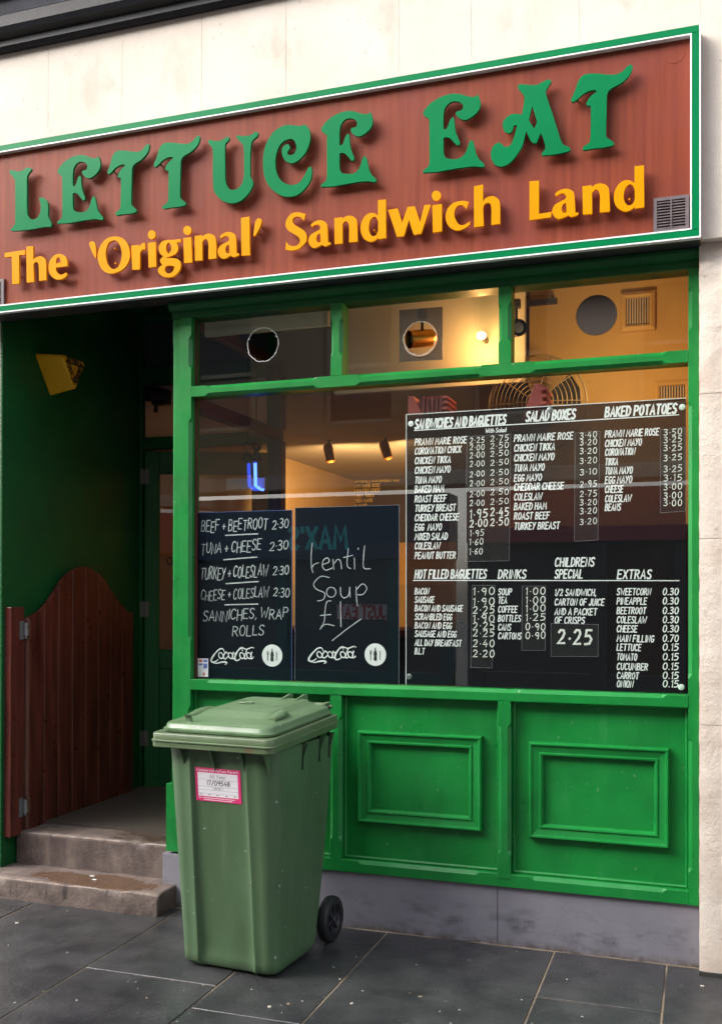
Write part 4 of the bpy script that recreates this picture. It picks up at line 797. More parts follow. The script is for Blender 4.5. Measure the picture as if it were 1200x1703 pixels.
# ================================================================== wheeled bin
def wheelie_bin():
    BX, BY, A = -1.836, -.48, -.08
    t = thing("wheelie_bin", "green two wheeled refuse bin with a pink permit sticker on its front", "bin", (BX, BY, 0), A)
    def loc(P):
        d = Vector((P.x-BX, P.y-BY)); ca, sa = math.cos(A), math.sin(A); return Vector((d.x*ca+d.y*sa, -d.x*sa+d.y*ca, P.z))
    def section(hw, yf, yb, z, rec, r=.055, tilt=0.0):
        kk = min(1, z/.9); r = .045+.035*kk; q = .84-.145*kk; h = []                                             # right half of the outline, front centre to back centre
        h += [(0, yf+rec), (hw*.50*q, yf+rec), (hw*.62*q, yf+rec*.95), (hw*.685*q, yf+rec*.55), (hw*.715*q, yf-.003), (hw*.745*q, yf-.004), (min(hw*.775*q, hw-r-.001), yf)]
        for i in range(7): a = math.radians(-90+90*i/6); h.append((hw-r+r*math.cos(a), yf+r+r*math.sin(a)))
        h += [(hw, yf+(yb-yf)*.5)]
        for i in range(5): a = math.radians(90*i/4); h.append((hw-.03+.03*math.cos(a), yb-.03+.03*math.sin(a)))
        h.append((0, yb)); L = [(-x, y) for x, y in reversed(h[1:-1])]
        return [(x+.008, y, z+tilt*(y+.3)) for x, y in h+L]
    F = lambda z: (-.206-.078*(z-.03)/.89); Bk = lambda z: (.205+.085*(z-.03)/.89); W = lambda z: .222+.036*(z-.03)/.89
    zs = [.012, .03, .06, .11, .2, .4, .6, .8, .86, .885, .93]; recs = [.006, .009, .014, .020, .016, .012, .011, .011, .010, .006, .004]
    secs = [section(W(z)-(.012 if z < .02 else 0), F(z)+(.014 if z < .02 else 0), Bk(z)-(.025*max(0, (.30-z)/.30)**.7)-(.012 if z < .02 else 0), z, r) for z, r in zip(zs, recs)]
    body = MB().loft(secs).build("body", "bin_plastic", t, smooth=50, local=True)
    def rrect(hx, y0, y1, z, r, k=6, tilt=0.055):
        out = []
        for cx, cy, a0 in ((hx-r, y0+r, -90), (hx-r, y1-r, 0), (-hx+r, y1-r, 90), (-hx+r, y0+r, 180)):
            for i in range(k+1): a = math.radians(a0+90*i/k); out.append((cx+r*math.cos(a), cy+r*math.sin(a), z+tilt*(cy+r*math.sin(a)+.33)))
        return out
    R = [(a+.013, *b) for a, *b in [(.252, -.312, .285, .925, .03), (.268, -.330, .300, .925, .034), (.270, -.333, .302, .928, .034), (.270, -.333, .302, .948, .034), (.274, -.337, .305, .950, .034), (.274, -.337, .305, .954, .034), (.269, -.332, .301, .957, .034), (.269, -.332, .301, .978, .034), (.266, -.329, .299, .982, .032), (.225, -.290, .27, .983, .03)]]
    MB().loft([rrect(*q) for q in R]).build("rim", "bin_rim_plastic", t, smooth=40, local=True)
    for u in (303, 356, 408, 450):
        x = loc(onY(u, 1262, BY-.275)).x; m = MB(); y = F(.88)+.006
        m.loft([[(x+s, y+.006, .835), (x+s, y-.040, .923), (x+s, y+.006, .923)] for s in (-.003, .003)]); m.build("rim_gusset", "bin_plastic", t, local=True)
    for y in (-.02, .14, .235):
        m = MB(); z1 = .915+.055*(y+.33); w = W(.9)
        w += .008; m.loft([[(w-.010, y+s, z1-.09), (w+.022, y+s, z1-.002), (w-.010, y+s, z1-.002)] for s in (-.003, .003)]); m.build("rim_gusset", "bin_plastic", t, local=True)
        m = MB(); m.box(w-.0085, w+.0012, y-.014, y-.004, z1-.11, z1-.0); m.build("rim_slot", "black_plastic", t, local=True)
    # lid
    def lid_sec(hx, y0, y1, z, r, tilt=.055): return rrect(hx, y0, y1, z, r, 7, tilt)
    LS = [(a+.012, *b) for a, *b in [(.238, -.298, .290, .984, .045), (.246, -.306, .296, .987, .05), (.247, -.307, .297, .996, .05), (.241, -.300, .294, .999, .05), (.239, -.297, .293, 1.002, .05), (.236, -.293, .291, 1.015, .05), (.230, -.286, .288, 1.0195, .05), (.200, -.235, .28, 1.025, .05),
          (.172, -.170, .275, 1.030, .04), (.163, -.158, .272, 1.033, .04), (.142, -.108, .262, 1.0475, .035), (.132, -.093, .256, 1.0495, .03), (.06, .02, .20, 1.0502, .03), (.02, .06, .14, 1.0505, .01)]]
    lid = MB().loft([lid_sec(*q) for q in LS]).build("lid", "bin_lid_plastic", t, smooth=42, local=True)
    for sx in (-1, 1):                                       # rounded grip pads of the lid
        m = MB(); pts = [(sx*.195, -.17, 1.036), (sx*.188, -.11, 1.040), (sx*.180, -.05, 1.043), (sx*.176, -.02, 1.045)]
        n = 12; secs = []
        for i, p in enumerate(pts):
            rr = (.016, .028, .028, .014)[i]; secs.append([(p[0]+rr*math.cos(2*math.pi*j/n), p[1], p[2]+.055*(.33+p[1])+.55*rr*math.sin(2*math.pi*j/n)-.006) for j in range(n)])
        m.loft(secs).build("grip_pad", "bin_lid_plastic", lid, smooth=60, local=True)
    h = MB(); p = loc(onY(314, 1199, BY-.25)); h.loft([[(p.x-.02, p.y+a, p.z+b), (p.x+.012, p.y+a, p.z+b), (p.x+.012, p.y+a+.008, p.z+b), (p.x-.02, p.y+a+.008, p.z+b)] for a, b in ((0, -.03), (.002, .010), (-.004, .022), (-.016, .027))])
    h.build("lid_catch", "bin_lid_plastic", lid, local=True, bevel=.002)
    zt = 1.0505+.055*.47
    h = MB(); h.tube([(-.055+.032*math.cos(k*math.pi/8), .06+.02*math.sin(k*math.pi/8), zt+.001) for k in range(16)], .004, 6, closed=True); h.build("lid_ring", "bin_lid_plastic", lid, smooth=60, local=True)
    for u in (478, 503):
        x = loc(onY(u, 1162, BY+.27)).x; h = MB(); z0 = 1.028+.055*.55
        h.loft([[(x+s, .15, z0+.012), (x+s, .29, z0+.040), (x+s, .318, z0+.038), (x+s, .325, z0), (x+s, .25, z0-.02)] for s in (-.006, .006)]); h.build("hinge_lug", "bin_lid_plastic", lid, local=True, bevel=.003)
    h = MB(); z0 = 1.048; h.tube([(-.2, .325, z0), (.2, .325, z0)], .013, 10).loft([[(x, .25, z0+.006), (x, .34, z0+.016), (x, .34, z0-.024), (x, .25, z0-.03)] for x in (.195, .215)]).loft([[(x, .25, z0+.006), (x, .34, z0+.016), (x, .34, z0-.024), (x, .25, z0-.03)] for x in (-.215, -.195)])
    h.tube([(.20, .328, z0-.004), (.232, .328, z0-.004)], .008, 10); h.build("hinge_handle", "bin_rim_plastic", t, smooth=40, local=True)
    # wheels
    for sx in (-1, 1):
        c = (sx*.236, .302, .1005); w = MB().lathe((c[0]-.024, c[1], c[2]), (1, 0, 0), [(0, .066), (0, .090), (.006, .098), (.014, .1005), (.034, .1005), (.042, .098), (.048, .090), (.048, .0665), (.040, .064), (.008, .064), (0, .066)], 36, caps=False)
        wo = w.build("wheel", "rubber", t, smooth=35, local=True)
        r = MB(); r.lathe((c[0]-.016, c[1], c[2]), (1, 0, 0), [(0, .0), (0, .067), (.030, .067), (.034, .064), (.030, .060), (.012, .056), (.010, 0)], 30)
        xf = c[0]+.020*sx
        for k in range(6):
            a = math.radians(60*k+12); d = Vector((0, math.cos(a), math.sin(a))); e = Vector((0, -math.sin(a), math.cos(a))); P = Vector((c[0], c[1], c[2]))
            X0, X1 = Vector((.004, 0, 0)), Vector((.018*1.0, 0, 0))
            r.loft([[P+X0+d*q+e*.006, P+X0+d*q-e*.006, P+X1+d*q-e*.006, P+X1+d*q+e*.006] for q in (.012, .062)])
        r.lathe((c[0]-.0, c[1], c[2]), (1, 0, 0), [(0, .016), (.024, .016), (.027, .012), (.027, 0)], 16); r.build("rim", "wheel_plastic", wo, smooth=35, local=True)
    MB().cyl((-.22, .302, .1005), (.22, .302, .1005), .011, 10).build("axle", "dark_metal", t, local=True)
    MB().box(-.19, .19, .15, .292, .06, .16).build("axle_housing", "bin_plastic", t, local=True, bevel=.01)
    # permit sticker
    P0, P1 = loc(onY(323, 1276, BY-.262)), loc(onY(402, 1338, BY-.262)); x0, x1 = P0.x, P1.x; z1, z0 = P0.z, P1.z
    face = lambda a, b, d: (a, F(b)+.0110+d, b)
    def quad(m, a0, a1, b0, b1, d): return m.add([face(a0, b0, d), face(a1, b0, d), face(a1, b1, d), face(a0, b1, d)], [(0, 1, 2, 3)])
    m = MB(); m.slab([[(x0, z0), (x1, z0), (x1, z1), (x0, z1)]], face, -.0022, -.0004)
    st = m.build("permit_sticker", "pink_label", t, local=True); w, h = x1-x0, z1-z0
    m = MB(); quad(m, x0+.06*w, x1-.06*w, z0+.15*h, z1-.14*h, -.0026); m.build("label_paper", "paper", st, local=True)
    m = MB(); pen(m, "Commercial Refuse Permit", x0+.05*w, z1-.105*h, .075*h, width=.9*w, weight=.16, depth=-.0026, place=face)
    pen(m, "Retain this permit all year", x0+.15*w, z0+.075*h, .03*h, width=.75*w, weight=.2, depth=-.0026, place=face) if False else None
    for zz, a, b in ((.10, .06, .12), (.10, .16, .86), (.045, .18, .80)): m.ribbon([(x0+a*w, z0+zz*h), (x0+b*w, z0+zz*h)], .018*h, face, -.0026)
    m.build("lettering", "paper", st, local=True, flip=False)
    m = MB(); pen(m, "All Year", x0+.33*w, z1-.295*h, .10*h, width=.35*w, weight=.14, depth=-.003, place=face)
    for q in (.34, .55, .66, .76): m.ribbon([(x0+.07*w, z1-q*h), (x1-.07*w, z1-q*h)], .007*h, face, -.0029)
    for q in (.10, .28, .46, .66, .84): m.ribbon([(x0+q*w, z0+.2*h), (x0+(q+.05)*w, z0+.2*h)], .025*h, face, -.0029)
    m.build("lettering", "grey_ink", st, local=True, flip=False)
    m = MB(); pen(m, "17/09548", x0+.26*w, z1-.505*h, .13*h, width=.5*w, weight=.17, depth=-.003, place=face); pen(m, "1881", x0+.38*w, z1-.64*h, .07*h, width=.22*w, weight=.12, depth=-.003, place=face)
    m.build("lettering", "ink", st, local=True, flip=False)
wheelie_bin()

# ================================================================== boards in the window
BYF = GY+.011                                                # front face of the boards, just behind the glass
def pts(L, ox, oy, s, Y): return [(lambda p: (p.x, p.z))(onY(ox+x/s, oy+y/s, Y)) for x, y in L]
def rule(mb, a, b, w, Y, lay=1):
    p, q = onY(*a, Y), onY(*b, Y); mb.ribbon([(p.x, p.z), (q.x, q.z)], w, XZ, Y-.0001*lay)
def menu_board():
    Y = BYF; S2 = 2.449; A, B = onY(676, 690, Y), onY(1140, 1150, Y); x0, x1, z0, z1 = A.x, B.x, 1.134, A.z
    t = thing("menu_board", "large dark acrylic price menu with white lettering filling the right of the window", "menu board", ((x0+x1)/2, Y, z0))
    pn = MB().box(x0, x1, Y, Y+.004, z0, z1).build("panel", "board_acrylic", t)
    m = MB(); w = .0035; m.box(x0-w, x0-.0002, Y-.0004, Y+.0045, z0, z1+w).box(x0-.0001, x1, Y-.0004, Y+.0045, z1+.0002, z1+w); m.build("polished_edge", "white_edge", pn)
    def U(x, y, oy): return 670+x/S2, oy+y/S2
    def line(mb, s, xa, xb, y, h, oy, wt=.165, sl=.13, up=0):
        p = onY(*U(xa, y, oy), Y); q = onY(*U(xb, y-up, oy), Y); hh = (onY(*U(xa, y-h, oy), Y)-p).z
        pen(mb, s, p.x, p.z, hh, width=(q.x-p.x)-sl*hh, weight=wt, slant=sl, depth=Y-.0002, gap=.22)
    m = MB()
    for s, a, b, y, h in (("SANDWICHES AND BAGUETTES", 48, 420, 154, 36), ("SALAD BOXES", 500, 703, 124, 38), ("BAKED POTATOES", 822, 1115, 106, 38)): line(m, s, a, b, y, h, 650, .2)
    line(m, "With Salad", 336, 420, 171, 17, 650, .17)
    rule(m, U(46, 161, 650), U(1122, 97, 650), .0045, Y)
    c1 = ["PRAWN MARIE ROSE", "CORONATION CHICK", "CHICKEN TIKKA", "CHICKEN MAYO", "TUNA MAYO", "BAKED HAM", "ROAST BEEF", "TURKEY BREAST", "CHEDDAR CHEESE", "EGG  MAYO", "MIXED SALAD", "COLESLAW", "PEANUT BUTTER"]
    for s, y, b in zip(c1, (222, 259, 298, 337, 377, 414, 454, 492, 530, 569, 607, 645, 684), (260, 238, 195, 193, 157, 167, 177, 215, 227, 158, 182, 152, 215)): line(m, s, 48, b, y, 26, 650)
    c2 = ["PRAWN MAIRE ROSE", "CHICKEN TIKKA", "CHICKEN MAYO", "TUNA MAYO", "EGG MAYO", "CHEDDAR CHEESE", "COLESLAW", "BAKED HAM", "ROAST BEEF", "TURKEY BREAST"]
    for s, y, b in zip(c2, (207, 247, 287, 328, 369, 406, 446, 485, 524, 565), (693, 619, 616, 576, 565, 655, 567, 585, 597, 638)): line(m, s, 452, b, y, 27, 650)
    c3 = ["PRAWN MARIE ROSE", "CHICKEN MAYO", "CORONATION", "TIKKA", "TUNA MAYO", "EGG MAYO", "CHEESE", "COLESLAW", "BEANS"]
    for s, y, b in zip(c3, (190, 228, 264, 303, 340, 377, 415, 453, 488), (1043, 972, 946, 876, 935, 933, 897, 930, 887)): line(m, s, 822, b, y, 27, 650)
    for s, a, b, y, h in (("HOT FILLED BAGUETTES", 48, 341, 152, 34), ("DRINKS", 387, 502, 152, 34), ("CHILDRENS", 618, 780, 103, 34), ("SPECIAL", 617, 733, 151, 34), ("EXTRAS", 872, 1012, 153, 35)): line(m, s, a, b, y, h, 900)
    rule(m, U(42, 160, 900), U(1124, 161, 900), .0042, Y)
    for s, y, b in zip(("BACON", "SAUSAGE", "BACON AND SAUSAGE", "SCRAMBLED EGG", "BACON AND EGG", "SAUSAGE AND EGG", "ALL DAY BREAKFAST", "B.L.T"), (216, 250, 285, 320, 355, 389, 425, 460), (107, 128, 244, 200, 199, 218, 238, 88)): line(m, s, 48, b, y, 24, 900)
    for s, y, b in zip(("SOUP", "TEA", "COFFEE", "BOTTLES", "CANS", "CARTONS"), (219, 253, 290, 327, 363, 398), (443, 424, 466, 480, 440, 482)): line(m, s, 387, b, y, 25, 900)
    for s, y, b in zip(("1/2 SANDWICH,", "CARTON OF JUICE", "AND A PACKET", "OF CRISPS"), (222, 261, 300, 335), (787, 820, 790, 740)): line(m, s, 617, b, y, 26, 900)
    ex = ("SWEETCORN", "PINEAPPLE", "BEETROOT", "COLESLAW", "CHEESE", "MAIN FILLING", "LETTUCE", "TOMATO", "CUCUMBER", "CARROT", "ONION")
    for s, y, b, pr in zip(ex, (219, 257, 296, 333, 370, 409, 445, 484, 523, 560, 594), (1010, 993, 990, 992, 954, 1022, 970, 953, 997, 960, 938), ["0.30"]*5+["0.70"]+["0.15"]*5):
        line(m, s, 870, b, y, 26, 900); line(m, pr, 1057, 1122, y, 27, 900)
    m.build("printed_lettering", "lettering_white", pn, flip=False)
    rnd = random.Random(11)
    def strip(a, b, c, d, oy0, oy1, rows, oy=650, wt=.13):
        P = [onY(*U(*q, o), Y-.001) for q, o in ((a, oy0), (b, oy0), (c, oy1), (d, oy1))]
        L = [(p.x, p.z) for p in P]; s = MB().slab([L], XZ, Y-.0017, Y-.0007).build("price_strip", "clear_sleeve", t)
        e = MB()
        for i in range(4): e.ribbon([L[i], L[(i+1) % 4]], .0013, XZ, Y-.0018-.00005*i)
        e.build("strip_edge", "grey_ink", s, flip=False)
        k = MB()
        for s_, xa, xb, y, h in rows:
            p = onY(*U(xa, y, oy), Y); q = onY(*U(xb, y, oy), Y); hh = (onY(*U(xa, y-h, oy), Y)-p).z
            pen(k, s_, p.x, p.z, hh, width=q.x-p.x, weight=wt if h < 30 else .15, slant=.06, depth=Y-.0021, gap=.3, wob=.06, rng=rnd, rise=.02)
        k.build("handwritten_prices", "pen_white", s, flip=False)
    r1 = []
    for (a, b), y, h in zip((("2\u00b725", "2\u00b775"), ("2\u00b700", "2\u00b750"), ("2\u00b700", "2\u00b750"), ("2\u00b700", "2\u00b750"), ("2\u00b700", "2\u00b750"), ("2\u00b700", "2\u00b750"), ("2\u00b700", "2\u00b750"), ("2\u00b700", "2\u00b750"), ("1\u00b795", "2\u00b745"), ("2\u00b700", "2\u00b750")), (214, 243, 275, 311, 351, 390, 432, 470, 518, 556), (23,)*8+(33, 30)):
        r1 += [(a, 272, 330 if h < 30 else 342, y, h), (b, 356, 428, y-7, h)]
    r1 += [("1\u00b795", 272, 328, 592, 24), ("1\u00b760", 270, 325, 628, 24), ("1\u00b760", 270, 322, 667, 24)]
    strip((260, 186), (438, 175), (432, 80), (255, 83), 650, 900, r1)
    strip((700, 172), (801, 165), (793, 608), (697, 613), 650, 650, [(s, 720, 787, y, 24) for s, y in zip(("3\u00b740", "3\u00b720", "3\u00b720", "3\u00b720", "3\u00b710", "2\u00b795", "2\u00b775", "3\u00b720", "3\u00b720", "3\u00b720"), (194, 222, 258, 297, 343, 392, 432, 468, 502, 545))])
    strip((1048, 158), (1147, 150), (1149, 490), (1047, 497), 650, 650, [(s, 1061, 1133, y, 25) for s, y in zip(("3\u00b750", "3\u00b725", "3\u00b725", "3\u00b725", "3\u00b725", "3\u00b715", "3\u00b700", "3\u00b700", "3\u00b700"), (182, 212, 246, 286, 332, 368, 405, 440, 470))])
    strip((282, 180), (374, 180), (363, 517), (275, 515), 900, 900, [(s, 285, 370, y, 29) for s, y in zip(("1\u00b790", "1\u00b790", "2\u00b725", "1\u00b790", "2\u00b725", "2\u00b725", "2\u00b740", "2\u00b720"), (220, 261, 295, 330, 359, 389, 430, 472))], oy=900)
    strip((485, 183), (580, 183), (578, 445), (483, 445), 900, 900, [(s, 499, 577, y, 28) for s, y in zip(("1\u00b700", "1\u00b700", "1\u00b700", "1\u00b725", "0\u00b790", "0\u00b790"), (219, 255, 288, 325, 362, 398))], oy=900)
    strip((602, 335), (795, 340), (793, 470), (602, 470), 900, 900, [("2\u00b725", 630, 765, 420, 58)], oy=900, wt=.12)
    for (u, v, o), mt in (((32, 134, 650), "white_edge"), ((1136, 66, 650), "white_edge"), ((597, 78, 650), "galvanised"), ((25, 552, 900), "galvanised"), ((1132, 595, 900), "white_edge")):
        p = onY(*U(u, v, o), Y); MB().lathe((p.x, Y+.001, p.z), (0, -1, 0), [(0, .0135), (.0035, .0130), (.0052, .009), (.0056, 0)], 20).build("fixing_cap", mt, t, smooth=40)
menu_board()

def cola_logo(mb, fx, Y):
    """flowing script logo; fx maps drawing coordinates to the board"""
    def st(L, w, lay=0, sub=4):
        q = smoothloop([(x, y, 0) for x, y in L], closed=False, sub=sub); P = [fx(x, y) for x, y in q]; n = len(P)
        ws = [w[min(len(w)-1, int(i*len(w)/n))] if isinstance(w, list) else w for i in range(n)]; mb.ribbon(P, ws, XZ, Y-.0002-.0001*lay)
    W = .0066
    st([(737, 852), (728, 836), (707, 838), (681, 862), (662, 888), (660, 902), (670, 908), (686, 904), (700, 893)], [W*.6, W*.9, W, W*1.35, W*1.5, W*1.3, W, W*.7])
    st([(664, 910), (690, 914), (716, 908), (742, 906), (752, 912), (742, 920)], [W*.5, W*.8, W*1.1, W*1.2, W, W*.6])
    for k, (cx, cy) in enumerate(((717, 872), (775, 872), (843, 872), (884, 872))): st([(cx+13*math.cos(a)-3*math.sin(a), cy-16*math.sin(a)) for a in [math.radians(60+i*36) for i in range(11)]], W*.85, 2)
    st([(757, 860), (748, 853), (735, 868), (733, 884), (744, 890), (758, 878)], W*.85, 3)
    for x in (788, 897): st([(x+4, 853), (x-1, 872), (x-2, 887), (x+6, 888), (x+14, 880)], W*.85, 4)
    st([(797, 862), (808, 858)], W*.8, 3)
    st([(846, 848), (843, 834), (826, 838), (808, 862), (800, 884), (806, 898), (822, 896), (838, 884)], [W*.5, W*.8, W, W*1.25, W*1.25, W, W*.8, W*.5])
    st([(812, 850), (836, 828), (868, 838), (900, 828), (914, 832)], [W*.4, W*.7, W*.8, W*.5], 1)
    st([(872, 838), (862, 866), (858, 886), (866, 890), (874, 882)], W*.85, 3)
def badge(p, fx, cx, cy, r, Y, parent):
    c = fx(cx, cy); R = (fx(cx+r, cy)[0]-c[0]); b = MB().slab([outline_circle(c, R, 36)], XZ, Y-.0010, Y-.0002).build("round_badge", "lettering_white", parent)
    m = MB(); k = R/58.0; q = lambda x, y: (c[0]+x*k, c[1]+y*k)
    prof = [(0, 36), (3, 36), (3, 24), (8, 12), (10, 2), (7, -8), (9, -18), (8, -30), (0, -32)]
    m.slab([[q(x, y) for x, y in prof]+[q(-x, y) for x, y in reversed(prof[1:-1])]], XZ, Y-.0016, Y-.0011)
    m.slab([[q(x, y) for x, y in ((24, 22), (28, 18), (28, -4), (26, -28), (23, -28), (24, 0))]], XZ, Y-.0016, Y-.0011)
    m.slab([[q(x, y) for x, y in ((-30, 22), (-28, 22), (-28, 10), (-26, 10), (-26, 22), (-24, 22), (-24, 10), (-22, 10), (-22, 22), (-20, 22), (-20, 6), (-23, 2), (-23, -28), (-27, -28), (-27, 2), (-30, 6))]], XZ, Y-.0016, Y-.0011)
    m.build("cutlery_mark", "ink", b)
def chalkboards():
    Y = BYF; s = 3.243; P = lambda x, y: (lambda p: (p.x, p.z))(onY(310+x/s, 820+y/s, Y))
    for k in range(2):
        q = [onY(u, v, Y) for u, v in (((328, 853), (485, 850), (485, 1128), (328, 1127)), ((491, 845), (663, 841), (663, 1133), (491, 1130)))[k]]
        x0, x1, z1 = q[0].x, q[1].x, q[0].z; z0 = 1.134
        t = thing("chalkboard", ("dark acrylic chalkboard listing five sandwich fillings with chalk prices", "dark acrylic chalkboard reading lentil soup for one pound")[k], "chalkboard", ((x0+x1)/2, Y, z0))
        pn = MB().box(x0, x1, Y, Y+.004, z0, z1).build("panel", "chalkboard_acrylic", t); e = .002
        MB().box(x0-e, x0-.0002, Y-.0004, Y+.0045, z0, z1+e).box(x1+.0002, x1+e, Y-.0004, Y+.0045, z0, z1+e).box(x0, x1, Y-.0004, Y+.0045, z1+.0002, z1+e).build("polished_edge", ("blue_print", "grey_ink")[k], pn)
        m = MB(); rnd = random.Random(20+k)
        if k == 0:
            def row(txt, xa, ya, xb, yb, h, wt=.12):
                wt *= .72
                a, b = P(xa, ya), P(xb, yb); hh = P(xa, ya-h)[1]-a[1]
                pen(m, txt, a[0], a[1], hh, width=b[0]-a[0]-.1*hh, weight=wt, slant=.1, depth=Y-.0003, rise=(b[1]-a[1])/(b[0]-a[0])*1.0, wob=.13, rng=rnd, gap=.17, space=.28)
            row("BEEF + BEETROOT", 80, 213, 440, 190, 56); row("2\u00b730", 462, 190, 552, 180, 50, .14)
            row("TUNA + CHEESE", 78, 328, 405, 310, 56); row("2\u00b730", 448, 310, 550, 306, 50, .14)
            row("TURKEY + COLESLAW", 76, 470, 442, 440, 62, .11); row("2\u00b730", 466, 438, 553, 435, 48, .14)
            row("CHEESE + COLESLAW", 78, 580, 445, 560, 52, .11); row("2\u00b730", 468, 558, 557, 556, 46, .14)
            row("SANNICHES, WRAP", 90, 692, 550, 672, 55, .12); row("ROLLS", 248, 766, 420, 762, 54, .12)
            for a, b in (((210, 228), (385, 220)), ((200, 360), (380, 345)), ((212, 489), (388, 477)), ((207, 603), (385, 599))): m.ribbon([P(*a), P(*b)], .006, XZ, Y-.0003)
            fx = lambda x, y: P(125+(x-650)*.905, 830+(y-825)*1.0); bc = (462, 877, 55)
        else:
            H = [[(678, 270), (672, 340), (674, 400), (682, 430)], [(674, 404), (690, 384), (712, 376)], [(733, 386), (768, 372), (762, 350), (740, 360), (732, 392), (750, 416), (786, 404)], [(790, 358), (794, 412)], [(793, 384), (814, 358), (830, 368), (836, 410)], [(872, 300), (866, 360), (868, 396), (886, 408)], [(846, 348), (896, 336)],
                 [(905, 350), (906, 410)], [(925, 296), (927, 304)], [(960, 285), (954, 350), (956, 404), (992, 408)], [(770, 456), (724, 450), (686, 488), (700, 518), (744, 540), (738, 574), (706, 582)], [(780+25*math.cos(math.radians(90+36*i)), 535-27*math.sin(math.radians(90+36*i))) for i in range(11)],
                 [(830, 508), (832, 548), (850, 566), (874, 550), (880, 508)], [(880, 508), (882, 562)], [(914, 505), (916, 560), (921, 610)], [(915, 522), (948, 490), (972, 512), (952, 546), (918, 548)],
                 [(780, 582), (756, 588), (746, 640), (743, 690), (720, 735)], [(722, 661), (778, 655)], [(720, 735), (748, 708), (796, 716)], [(830, 585), (833, 722)], [(940, 680), (862, 736), (785, 796)]]
            for i, L in enumerate(H):
                q = smoothloop([(x, y, 0) for x, y in L], closed=False, sub=4) if len(L) > 2 else L
                m.ribbon([P(*p) for p in q], .0042, XZ, Y-.0003-.00008*(i % 4))
            fx = lambda x, y: P(x, y); bc = (1018, 872, 58)
        m.build("chalk_writing", "chalk", pn, flip=False)
        m = MB(); cola_logo(m, fx, Y); m.build("script_logo", "lettering_white", pn, flip=False)
        badge(m, P, bc[0], bc[1], bc[2], Y, pn)
chalkboards()
def card_sticker():
    Y = GY-.0008; a, b = onY(329, 1095, Y), onY(346, 1126, Y)
    t = thing("card_sticker", "small white payment card sticker in the bottom corner of the window", "sticker", (a.x, Y, b.z))
    MB().box(a.x, b.x, Y, Y+.0006, b.z, a.z).build("sticker_paper", "paper", t); w, h = b.x-a.x, a.z-b.z
    m = MB(); q = lambda x0, x1, y0, y1: m.add([(a.x+x0*w, Y-.0003, b.z+y0*h), (a.x+x1*w, Y-.0003, b.z+y0*h), (a.x+x1*w, Y-.0003, b.z+y1*h), (a.x+x0*w, Y-.0003, b.z+y1*h)], [(0, 1, 2, 3)])
    q(.55, .92, .80, .94); q(.1, .45, .62, .72); q(.55, .92, .46, .72); m.build("printed_mark", "blue_print", t, flip=False)
    m = MB(); q(.1, .45, .80, .94); q(.5, .7, .08, .22); m.build("printed_mark", "orange_print", t, flip=False)
card_sticker()

# ================================================================== inside the shop
CZ = 2.80
tag(MB().box(-4.6, .3, .3, 6.3, .1, .29).build("shop_floor", "inner_floor"), kind='structure')
tag(MB().box(-4.6, .3, 6.0, 6.1, .29, 3.2).build("back_wall", "inner_wall"), "orange lit back wall inside the shop, seen through the window", "wall")
m = MB(); m.box(-2.46, .049, .13, 1.434, 3.25, 3.29).box(-4.6, .12, 1.45, 6.0, CZ, CZ+.04)
m.box(-4.6, .12, 1.435, 1.4495, CZ, 3.45); tag(m.build("shop_ceiling", "ceiling_paint"), "beige ceiling inside the shop, seen through the window", "ceiling")
tag(MB().box(-3.75, -3.62, 1.42, 6.0, .29, CZ).build("side_wall", "tan_wall"), "far side wall of the shop beyond the inner door", "wall")
tag(MB().box(.05, .12, .31, 6.0, .29, 3.44).build("party_wall", "inner_wall"), "end wall of the shop behind the stone pilaster", "wall")
tag(MB().box(-4.8, .8, .61, 6.2, 3.46, 3.6).box(-4.8, -2.4, .1, .61, 3.46, 3.6).box(-2.4, .8, .12, .605, 3.302, 3.33).build("light_block_slab", "dark_counter"), "added unseen roof slab keeping sky light out of the shop", "roof")  # added out of view to stop sky light leaking in
tag(MB().box(-4.75, -4.62, .1, 6.2, -.1, 3.455).build("side_wall", "inner_wall"), "added unseen outer wall keeping stray light out of the shop behind the smooth cream pilaster", "wall")  # added with the slab above to close the shell against stray light
yw = onY(880, 560, .95)
tag(MB().box(yw.x, .049, .95, 1.02, .29, 3.249).build("yellow_wall", "yellow_wall"), "yellow inner wall lit warm behind the right end of the window", "wall")
a, b = onY(556, 500, .62), onY(876, 620, .62)
tag(MB().box(a.x, yw.x+.03, .62, .66, 2.62, 3.249).build("ceiling_bulkhead", "cream_panel"), "cream bulkhead behind the middle top pane with a lamp lighting it", "bulkhead")
a = onY(552, 520, .3); m = MB().box(-2.44, a.x, .24, .27, 2.885, 2.99); tag(m.build("window_pelmet", "cream_panel"), "thin cream pelmet along the top inside the left top pane", "pelmet")
def counter():
    t = thing("service_counter", "dark serving counter inside the shop behind the menu boards", "counter", (-1.5, 2.6, .29))
    MB().box(-3.1, -.2, 2.4, 3.0, .29, 1.25).build("counter_front", "dark_counter", t, bevel=.01); MB().box(-3.15, -.15, 2.34, 3.05, 1.2505, 1.30).build("counter_top", "crate_dark_red", t, bevel=.01)
    MB().box(-3.0, -.3, 2.42, 2.43, 1.3005, 1.62).build("glass_screen", "window_glass", t)
counter()
def shelf_unit():
    t = thing("tall_cupboard", "dark tall cupboard behind the big menu board with the fan on its top", "cupboard", (-.5, .7, .29))
    MB().box(-1.16, .045, .46, .90, .29, 1.85).build("carcass", "dark_counter", t, bevel=.004)
    for k in range(3): MB().box(-1.15+k*.4, -.76+k*.4, .445, .4595, .34, 1.80).build("door", "dark_counter", t, bevel=.004)
    MB().box(-1.18, .047, .435, .92, 1.8505, 1.875).build("top", "dark_counter", t, bevel=.004)
shelf_unit()
